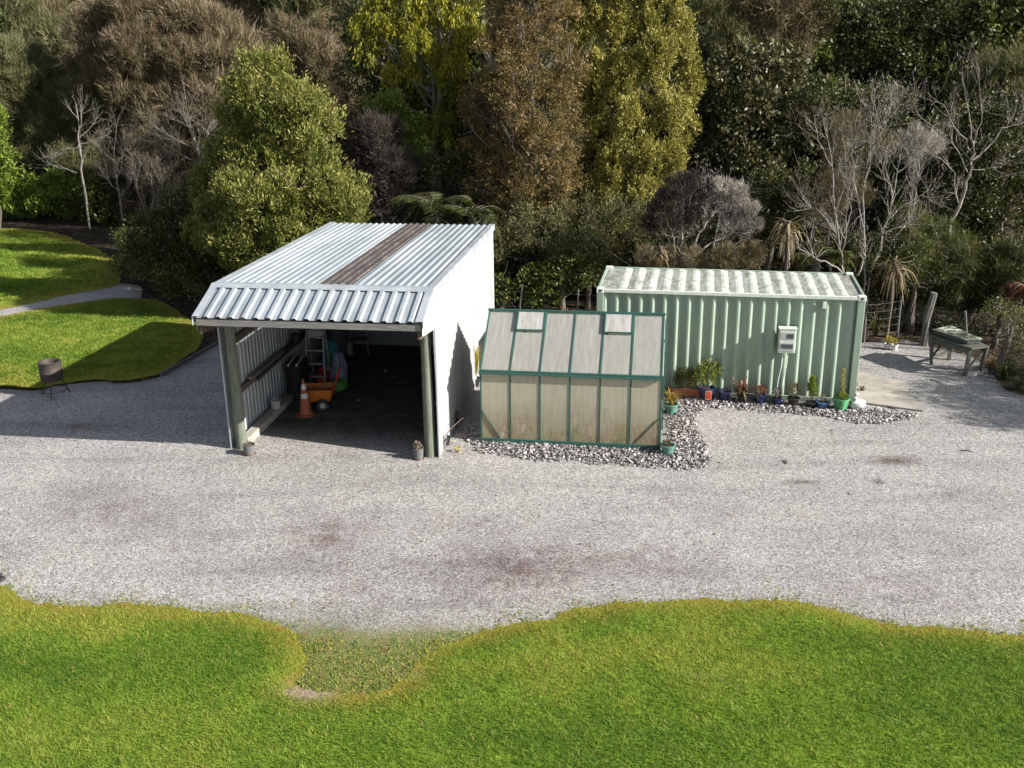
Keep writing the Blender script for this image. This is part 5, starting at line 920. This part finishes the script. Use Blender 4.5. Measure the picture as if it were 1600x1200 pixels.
tree('scrub_shrub', 'brown twiggy scrub below the large feathery tree at the left', 'shrub', 47.5, 260, [(250, 260, 34), (225, 290, 30), (280, 285, 30), (300, 250, 26), (215, 245, 26)], 'wisp', L_['brown'], 1., .34, 60, 55, 1.0, .06, 30, 'greytwig')
tree('scrub_shrub', 'pinkish brown scrub right of the row of bright shrubs', 'shrub', 47, 200, [(195, 300, 26), (215, 330, 26), (190, 265, 22), (175, 240, 20), (240, 330, 26)], 'wisp', L_['purple'], 1., .34, 60, 56, 1.0, .06, 40, 'greytwig')
tree('scrub_shrub', 'olive scrub around the white bare tree at the left', 'shrub', 49.5, 130, [(120, 270, 24), (150, 275, 26), (150, 245, 22), (100, 255, 22), (175, 285, 20)], 'wisp', L_['olive'], 1., .34, 60, 57, 1.0, .06, 20)
tree('low_shrub', 'dark leafy shrub right behind the wire fence by the container corner', 'shrub', 28.6, 1370, [(1365, 505, 16), (1390, 510, 14), (1350, 485, 14)], 'leafy', L_['dark'], .8, .22, 30, 58, .5)
tree('low_shrub', 'dark leafy shrub right behind the potting bench', 'shrub', 27.9, 1500, [(1490, 505, 20), (1520, 515, 18), (1470, 500, 16), (1550, 520, 18)], 'leafy', L_['dark'], .8, .24, 30, 59, .5)
tree('low_shrub', 'dark shrub behind the fence at the right edge under the rusty fern', 'shrub', 26.6, 1590, [(1575, 500, 22), (1600, 520, 24), (1560, 480, 20), (1610, 490, 20)], 'leafy', L_['mid'], .8, .24, 30, 60, .5)
tree('low_shrub', 'dark green shrub under the forked bare tree behind the fence', 'shrub', 29.0, 1480, [(1460, 470, 26), (1500, 475, 24), (1440, 455, 20), (1530, 490, 22)], 'leafy', L_['dark'], .85, .28, 36, 63, .6)
tree('low_shrub', 'mid green feathery shrub above the dead-leaved cabbage tree right of the container', 'shrub', 29.6, 1440, [(1430, 360, 30), (1470, 370, 28), (1410, 340, 22), (1500, 390, 26)], 'wisp', L_['mid'], .9, .3, 60, 64, .7)
tree('low_shrub', 'dark green shrub at the right edge below the tall dark tree', 'shrub', 28.2, 1590, [(1580, 440, 28), (1605, 470, 26), (1560, 455, 22)], 'leafy', L_['dark'], .85, .28, 36, 65, .6)
# bare stems
def hand(name, label, Y, lines, seed, mat='paletwig', tw=14, tl=.5, cat='bare tree', tuft=None, twl=2):
    """stems measured on the photograph: lists of (u, v, radius_m[, dY])"""
    u0 = lines[0][0][0]; bx = atY(u0, 300, Y)[0]; z0 = float(H(bx, Y)); o = thing(name, label, cat, (bx, Y, z0)); r = np.random.default_rng(seed); mb = MB(); ends = []; org = np.array([bx, Y, z0])
    for li, L in enumerate(lines):
        pts = [atY(q[0], q[1], Y+(q[3] if len(q) > 3 else 0))-org for q in L]; rs = [q[2] for q in L]
        if li == 0 or pts[0][2] < .8: pts = [np.array([pts[0][0], pts[0][1], -.1])]+pts; rs = [rs[0]]+rs
        P = []; R_ = []
        for i in range(len(pts)-1):
            for t_ in (0, .33, .66): P.append(pts[i]+(pts[i+1]-pts[i])*t_+r.normal(0, .02+rs[i]*.35, 3)*(t_ > 0)); R_.append(rs[i]+(rs[i+1]-rs[i])*t_)
        P.append(pts[-1]); R_.append(rs[-1]); mb.tube(P, R_, 6, cap=False); n = len(P)
        for k in range(tw):
            i = int(n*(.3+.7*r.uniform())); i = min(i, n-2); d_ = unit(P[i+1]-P[i]); grow(mb, P[i], unit(d_+r.normal(0, .6, 3)+np.array([0, 0, .25])), tl*r.uniform(.5, 1.2), max(.006, R_[i]*.42), twl, r, ends, .5, .2, (1, 2), 4)
    mb.build('trunk', M[mat], o)
    if tuft:
        E_ = np.array([e[0] for e in ends]); Dd = np.array([e[1] for e in ends]); n = tuft[1]; id_ = np.repeat(np.arange(len(E_)), n); m_ = len(id_)
        leafmesh('crown', E_[id_]+r.normal(0, .06, (m_, 3)), Dd[id_]*.7+r.normal(0, .45, (m_, 3))+np.array([0, 0, .2]), .14*r.uniform(.5, 1.2, m_), .010*r.uniform(.7, 1.3, m_), L_[tuft[0]], o, r.uniform(0, 1, m_), seed, True)
    return o
hand('bare_tree', 'tall slender pale bare stems standing behind the right end of the container', 28.6, [[(1352, 440, 0.028), (1350, 360, 0.024), (1352, 280, 0.021), (1360, 220, 0.014), (1372, 165, 0.006)], [(1350, 360, 0.016), (1338, 300, 0.016), (1330, 240, 0.01), (1345, 190, 0.006)], [(1354, 260, 0.016), (1362, 200, 0.01), (1360, 160, 0.005)], [(1358, 230, 0.013), (1382, 200, 0.008), (1394, 175, 0.004)]], 1, tw=12, tuft=('silver', 3))
hand('bare_tree', 'pale bare stems with lichen rising behind the centre right of the container', 28.4, [[(1318, 425, 0.024), (1310, 370, 0.021), (1302, 300, 0.018), (1298, 240, 0.013), (1285, 180, 0.006)], [(1306, 330, 0.014), (1322, 280, 0.011), (1320, 230, 0.006)], [(1300, 260, 0.013), (1278, 220, 0.01), (1272, 180, 0.005)], [(1310, 360, 0.016), (1280, 330, 0.011), (1262, 320, 0.005)], [(1312, 390, 0.016), (1330, 330, 0.013), (1328, 270, 0.006)]], 2, tw=12, tuft=('brown', 4))
hand('bare_tree', 'low pale branches arching just above the right end of the container roof', 27.3, [[(1318, 425, .03), (1308, 418, .028), (1280, 408, .024), (1255, 392, .014), (1244, 385, .006)], [(1318, 425, .026), (1316, 400, .022), (1322, 375, .012), (1310, 350, .006)], [(1340, 430, .026), (1352, 400, .02), (1346, 378, .01)], [(1300, 416, .016), (1270, 400, .012), (1262, 370, .005)]], 3, tw=8, tl=.35, cat='bare shrub')
hand('bare_tree', 'slanting pale bare tree leaning right of the slender stems', 28.9, [[(1360, 425, 0.03), (1378, 370, 0.026), (1392, 320, 0.021), (1400, 280, 0.015), (1408, 240, 0.007)], [(1385, 345, 0.015), (1412, 320, 0.012), (1440, 305, 0.007), (1458, 312, 0.003)], [(1395, 300, 0.013), (1380, 270, 0.009), (1376, 245, 0.005)], [(1402, 270, 0.011), (1425, 250, 0.007), (1434, 238, 0.004)], [(1380, 365, 0.013), (1405, 355, 0.009), (1430, 350, 0.004)]], 4, tw=13, tuft=('silver', 3))
hand('bare_tree', 'forked lichened bare tree near the right edge', 30.2, [[(1484, 362, 0.072), (1492, 335, 0.061), (1508, 295, 0.054), (1518, 262, 0.047), (1522, 240, 0.043), (1518, 200, 0.025), (1510, 160, 0.016), (1502, 112, 0.007)], [(1520, 250, 0.032), (1548, 225, 0.025), (1565, 200, 0.02), (1590, 195, 0.013), (1615, 180, 0.006)], [(1520, 240, 0.029), (1500, 210, 0.02), (1478, 170, 0.014), (1460, 155, 0.01), (1448, 145, 0.004)], [(1512, 270, 0.025), (1496, 235, 0.02), (1470, 205, 0.014), (1440, 185, 0.009), (1424, 172, 0.004)], [(1498, 318, 0.022), (1492, 270, 0.017), (1484, 262, 0.016), (1462, 245, 0.013), (1446, 232, 0.007)], [(1520, 225, 0.022), (1534, 190, 0.016), (1530, 130, 0.01), (1526, 105, 0.004)], [(1520, 265, 0.016), (1550, 262, 0.009), (1572, 258, 0.004)]], 5, 'greytwig', tw=9, tl=.55, tuft=('silver', 2))
hand('bare_tree', 'white bare tree with horizontal branches above the row of bright shrubs', 46.5, [[(128, 275, 0.045), (126, 240, 0.04), (124, 200, 0.03), (118, 160, 0.01)], [(126, 225, 0.025), (150, 218, 0.02), (172, 208, 0.01)], [(126, 230, 0.025), (100, 232, 0.02), (86, 242, 0.01)], [(124, 215, 0.02), (145, 195, 0.015), (154, 178, 0.007)], [(120, 270, 0.025), (95, 262, 0.02), (72, 256, 0.01)], [(126, 200, 0.02), (128, 172, 0.007)]], 6, tw=8, tl=.5)
hand('bare_tree', 'pinkish bare tree right of the white one on the left', 45, [[(192, 345, 0.04), (186, 300, 0.035), (180, 262, 0.025), (178, 235, 0.015), (186, 180, 0.007)], [(186, 300, 0.025), (172, 285, 0.015), (165, 270, 0.007)], [(181, 262, 0.02), (195, 232, 0.015), (200, 225, 0.006)], [(180, 250, 0.015), (160, 240, 0.013), (150, 225, 0.005)], [(188, 310, 0.02), (205, 285, 0.015), (210, 240, 0.006)]], 7, 'greytwig', tw=14, tl=.5, tuft=('brown', 4))
hand('bare_tree', 'grey tangled bare tree left of the dark shrub by the shed', 41, [[(232, 350, 0.035), (240, 310, 0.025), (236, 275, 0.015), (228, 255, 0.006)], [(236, 335, 0.025), (255, 300, 0.015), (252, 265, 0.006)], [(234, 345, 0.025), (262, 350, 0.02), (285, 362, 0.01)], [(230, 340, 0.02), (215, 300, 0.015), (210, 270, 0.005)], [(240, 320, 0.02), (262, 325, 0.015), (278, 300, 0.005)]], 8, 'greytwig', tw=16, tl=.55, tuft=('brown', 8))
hand('bare_tree', 'brown tangled bare tree under the large feathery one', 44, [[(312, 262, 0.054), (310, 235, 0.048), (298, 205, 0.036), (290, 180, 0.018)], [(310, 240, 0.036), (325, 210, 0.03), (330, 190, 0.012)], [(305, 230, 0.03), (270, 215, 0.024), (240, 208, 0.012)], [(300, 250, 0.03), (275, 235, 0.024), (262, 250, 0.012)]], 9, 'greytwig', tw=18, tl=.9, tuft=('brown', 10))
hand('bare_tree', 'leaning pale trunks under the silvery shrub behind the container', 28.7, [[(1082, 405, .035), (1088, 375, .03), (1105, 345, .026), (1125, 325, .02), (1150, 305, .01)], [(1085, 400, .03), (1110, 380, .024), (1135, 370, .018), (1155, 350, .008)], [(1056, 395, .025), (1050, 365, .02), (1056, 345, .012)], [(1100, 350, .02), (1102, 325, .012), (1112, 300, .006)]], 10, tw=12, tl=.4, cat='bare shrub', tuft=('silver', 3))
# tree ferns and hanging dead fronds
def fern(name, label, Y, u, v, n, L, lm, seed, droop=.6, trunk=True, cat='tree fern', W_=.32, dirs=None, group=None):
    p = atY(u, v, Y); z0 = float(H(p[0], Y)); hgt = p[2]-z0; o = thing(name, label, cat, (p[0], Y, z0), 0, group); r = np.random.default_rng(seed); P = []; D_ = []; LL = []; mb = MB()
    for i in range(n):
        a_ = r.uniform(0, 6.28) if dirs is None else r.uniform(*dirs); dv = np.array([math.cos(a_), math.sin(a_), 0]); l = L*r.uniform(.6, 1.15); dr_ = droop*r.uniform(.55, 1.5); pts = []
        for t_ in np.linspace(0, 1, 9): pts.append(np.array([0, 0, hgt])+dv*l*t_*(1-.25*dr_*t_)+np.array([0, 0, l*(.75*t_-dr_*1.35*t_*t_)]))
        mb.tube(pts, list(np.linspace(.018, .004, 9)), 4, cap=False); side = np.cross(dv, (0, 0, 1))
        for t_ in np.linspace(.1, 1, 80):
            x = t_*8; k = min(int(x), 7); q = pts[k]+(pts[k+1]-pts[k])*(x-k); tg = unit(pts[k+1]-pts[k]); wl = W_*l*math.sin(math.pi*min(1, t_*.85+.12))**.8
            for s_ in (-1, 1): P.append(q); D_.append(side*s_+tg*.45+np.array([0, 0, -.25])+r.normal(0, .08, 3)); LL.append(wl*r.uniform(.85, 1.1))
    mb.build('frond_stems', M['bark'], o); m_ = len(P); me = leafmesh('fronds', P, np.array(D_), np.array(LL),   .030*L/1.8, lm, o, r.uniform(0, 1, m_), seed)
    if trunk: MB().tube([(0, 0, -.1), (.05, 0, hgt*.5), (0, 0, hgt)], [.16, .12, .13], 9).build('trunk', M['bark'], o)
    return o
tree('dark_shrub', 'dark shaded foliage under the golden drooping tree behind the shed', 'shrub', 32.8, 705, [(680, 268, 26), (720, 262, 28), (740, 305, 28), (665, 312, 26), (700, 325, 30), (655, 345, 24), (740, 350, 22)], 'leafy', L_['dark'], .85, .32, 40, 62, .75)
fern('tree_fern', 'dark green tree fern in shade behind the middle of the shed roof', 30.6, 680, 322, 22, 1.5, L_['fern'], 1, .75)
fern('tree_fern', 'smaller tree fern low behind the rear edge of the shed roof', 29.8, 738, 335, 20, 1.25, L_['fern'], 2, .8)
fern('tree_fern', 'green fern fronds behind the right end of the container roof', 28.0, 1275, 405, 12, 1.2, L_['mid'], 3)
fern('tree_fern', 'fern with rusty dead fronds behind the potting bench at the right edge', 27.5, 1606, 450, 12, 1.0, L_['red'], 4, .95)
def palm(name, label, Y, u, v, n, L, seed):
    p = atY(u, v, Y); z0 = float(H(p[0], Y)); hgt = p[2]-z0; o = thing(name, label, 'cabbage tree', (p[0], Y, z0), 0, 'dead-leaved cabbage trees'); r = np.random.default_rng(seed); V = []; F_ = []; vv = []
    for i in range(n):
        a_ = r.uniform(0, 6.28); el = r.uniform(-1.4, .5); l = L*r.uniform(.6, 1.1); dv = np.array([math.cos(a_), math.sin(a_), 0]); sd = np.array([-dv[1], dv[0], 0])*.022; b = np.array([0, 0, hgt-r.uniform(0, .35)]); p1 = b+(dv*math.cos(el)+np.array([0, 0, math.sin(el)]))*l*.5; p2 = p1+(dv*math.cos(el)*.5+np.array([0, 0, math.sin(el)*.6-.6]))*l*.5; k = len(V)
        V += [b-sd, b+sd, p1-sd, p1+sd, p2-sd*.2, p2+sd*.2]; F_ += [(k, k+1, k+3, k+2), (k+2, k+3, k+5, k+4)]; q_ = r.uniform(); vv += [q_, q_]
    npmesh('leaves', V, F_, L_['straw'], o, {'v': vv}); MB().tube([(0, 0, -.1), (.04, 0, hgt*.5), (0, 0, hgt)], [.08, .06, .06], 8).build('trunk', M['bark'], o)
palm('cabbage_tree', 'cabbage tree with pale dead leaves above the centre right of the container roof', 27.6, 1232, 345, 90, .9, 1)
palm('cabbage_tree', 'cabbage tree with hanging straw-coloured leaves right of the container', 27.8, 1398, 405, 80, 1.05, 2)
palm('cabbage_tree', 'low spiky dead clump behind the left half of the container roof', 27.6, 1032, 385, 60, .6, 3)
def clump(label, Y, u, v, h_, spr, lm, n, seed, W_=.03, curve=.6, cat='grass clump', name='grass_clump', group='clumps along the fence'):
    p = atY(u, v, Y); z0 = float(H(p[0], Y)); o = thing(name, label, cat, (p[0], Y, z0), 0, group); grassy(o, lm, 0, spr, h_, n, W_, seed, 'blades', curve); return o
clump('green strap-leaved flax clump at the right edge of the gravel', 24.0, 1570, 585, .55, .5, L_['mid'], 70, 61, .035)
clump('rusty brown low clump right of the potting bench', 24.9, 1547, 580, .3, .25, L_['red'], 60, 62, .02)
clump('olive tussock behind the wire fence left of the white pots', 27.9, 1370, 500, .8, .4, L_['olive'], 90, 63, .02)
clump('rust and straw coloured flax clump behind the greenhouse ridge', 29.0, 885, 470, .8, .6, L_['red'], 40, 64, .04)
clump('yellow straw tuft behind the greenhouse ridge near the shed corner', 29.0, 800, 475, .8, .25, L_['yellow'], 24, 65, .03)
clump('short straw tuft at the right rear foot of the container', 23.2, 1347, 610, .25, .15, L_['straw'], 60, 66, .012)
clump('green weed tuft at the right edge of the frame by the flax', 23.3, 1592, 600, .4, .35, L_['olive'], 60, 67, .025)
# --- background bush: five kinds, copied over the hillside
def kind(name, label, mode, lm, seed, lob, dens, cr, nl, ls, group, twig='bark'):
    o = thing(name, label, 'tree', (0, 0, 0), 0, group); P, D_, L, Wd, v, tri, C = crown_arrays(split(lob, np.random.default_rng(seed+500), 7), mode, dens, cr, nl, seed, ls); leafmesh('crown', P, D_, L, Wd, lm, o, v, seed, tri); limbs((0, 0, -.6), (0, 0, lob[0][2]+.8), C, 25, .14, seed, 'trunk', M[twig], o); return o
def lobs(seed, n, R, h_, asp=1.):
    r = np.random.default_rng(seed); out = [(0, 0, h_, R*.75, R*.75, R*.75*asp)]
    for i in range(n): a_ = 6.283*i/n+r.uniform(-.4, .4); out.append((R*.6*math.cos(a_), R*.6*math.sin(a_), h_-r.uniform(.1, .9)*R*asp, R*r.uniform(.4, .6), R*r.uniform(.4, .6), R*r.uniform(.4, .6)*asp))
    return out
KD = [kind('bush_tree', 'dark green leafy tree packed among others on the hillside', 'leafy', L_['dark'], 71, lobs(1, 7, 2.3, 3.1), .9, .42, 42, 1.1, 'dark green hillside trees'),
      kind('bush_tree', 'mid green leafy tree scattered on the hillside', 'leafy', L_['mid'], 72, lobs(2, 6, 2.1, 3.2), .9, .4, 42, 1.1, 'mid green hillside trees'),
      kind('kanuka_tree', 'brown feathery tree scattered on the hillside', 'wisp', L_['brown'], 73, lobs(3, 6, 2., 3.3, .9), 1., .38, 50, 1.3, 'brown hillside trees', 'greytwig'),
      kind('kanuka_tree', 'olive feathery tree scattered on the hillside', 'wisp', L_['olive'], 74, lobs(4, 6, 2., 3.3, 1.), 1., .38, 50, 1.3, 'olive hillside trees', 'greytwig'),
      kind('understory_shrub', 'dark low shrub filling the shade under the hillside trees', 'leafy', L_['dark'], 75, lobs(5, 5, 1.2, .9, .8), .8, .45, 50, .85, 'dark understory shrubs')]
rr = random.Random(9); used = [0]*5
def put(k, x, y, s, dz=0):
    o = KD[k] if not used[k] else copy_tree(KD[k]); used[k] += 1; o.location = (x, y, float(H(x, y))-.15+dz); o.rotation_euler = (0, 0, rr.uniform(0, 6.28)); o.scale = (s, s, s*rr.uniform(.9, 1.15))
for row in range(11):
    for i in range(-13, 14):
        x = i*3.3+(row % 2)*1.6+rr.uniform(-.6, .6); y = max(38.5, float(y0line(x))+4.5)+row*3.3+rr.uniform(-.7, .7)
        if abs(x) > y*.53+1.5 or y > 74: continue
        if x < -9 and y < y0line(x)+5: continue
        if x < -2 and y < 50: continue
        w_ = rr.random(); k = (0 if w_ < .5 else 1 if w_ < .72 else 2 if w_ < .86 else 3)
        if x < -6 and w_ > .45: k = 2 if w_ < .72 else 3
        put(k, x, y, rr.uniform(.95, 1.35)*(1+.012*max(0, y-45)))
for x in np.arange(-9, 15.5, 1.5):
    for dy in (1.1, 3.2, 5.5):
        xx = x+rr.uniform(-.5, .5); y = float(y0line(xx))+dy+rr.uniform(-.4, .4)
        if xx < -7: y = max(y, 33+dy*.5)
        put(4, xx, y, rr.uniform(.8, 1.25))
for x in np.arange(-20.5, -9, 1.8): put(4, x, float(np.interp(x, [-24, -17, -13, -9.5], [50, 47.5, 41, 34]))+rr.uniform(0, 1), rr.uniform(.8, 1.1))
# a tree standing outside the right edge; only its shade reaches the gravel
o = kind('shade_tree', 'leafy tree just outside the right edge of the photo shading the gravel', 'leafy', L_['mid'], 81, [(0, 0, 4.4, 1.9, 2.1, 1.4), (.3, 1.8, 3.8, 1.6, 1.6, 1.2), (-.4, -1.5, 3.4, 1.2, 1.2, .9)], .8, .45, 55, .8, None); o.location = (20.7, 18.9, 0)
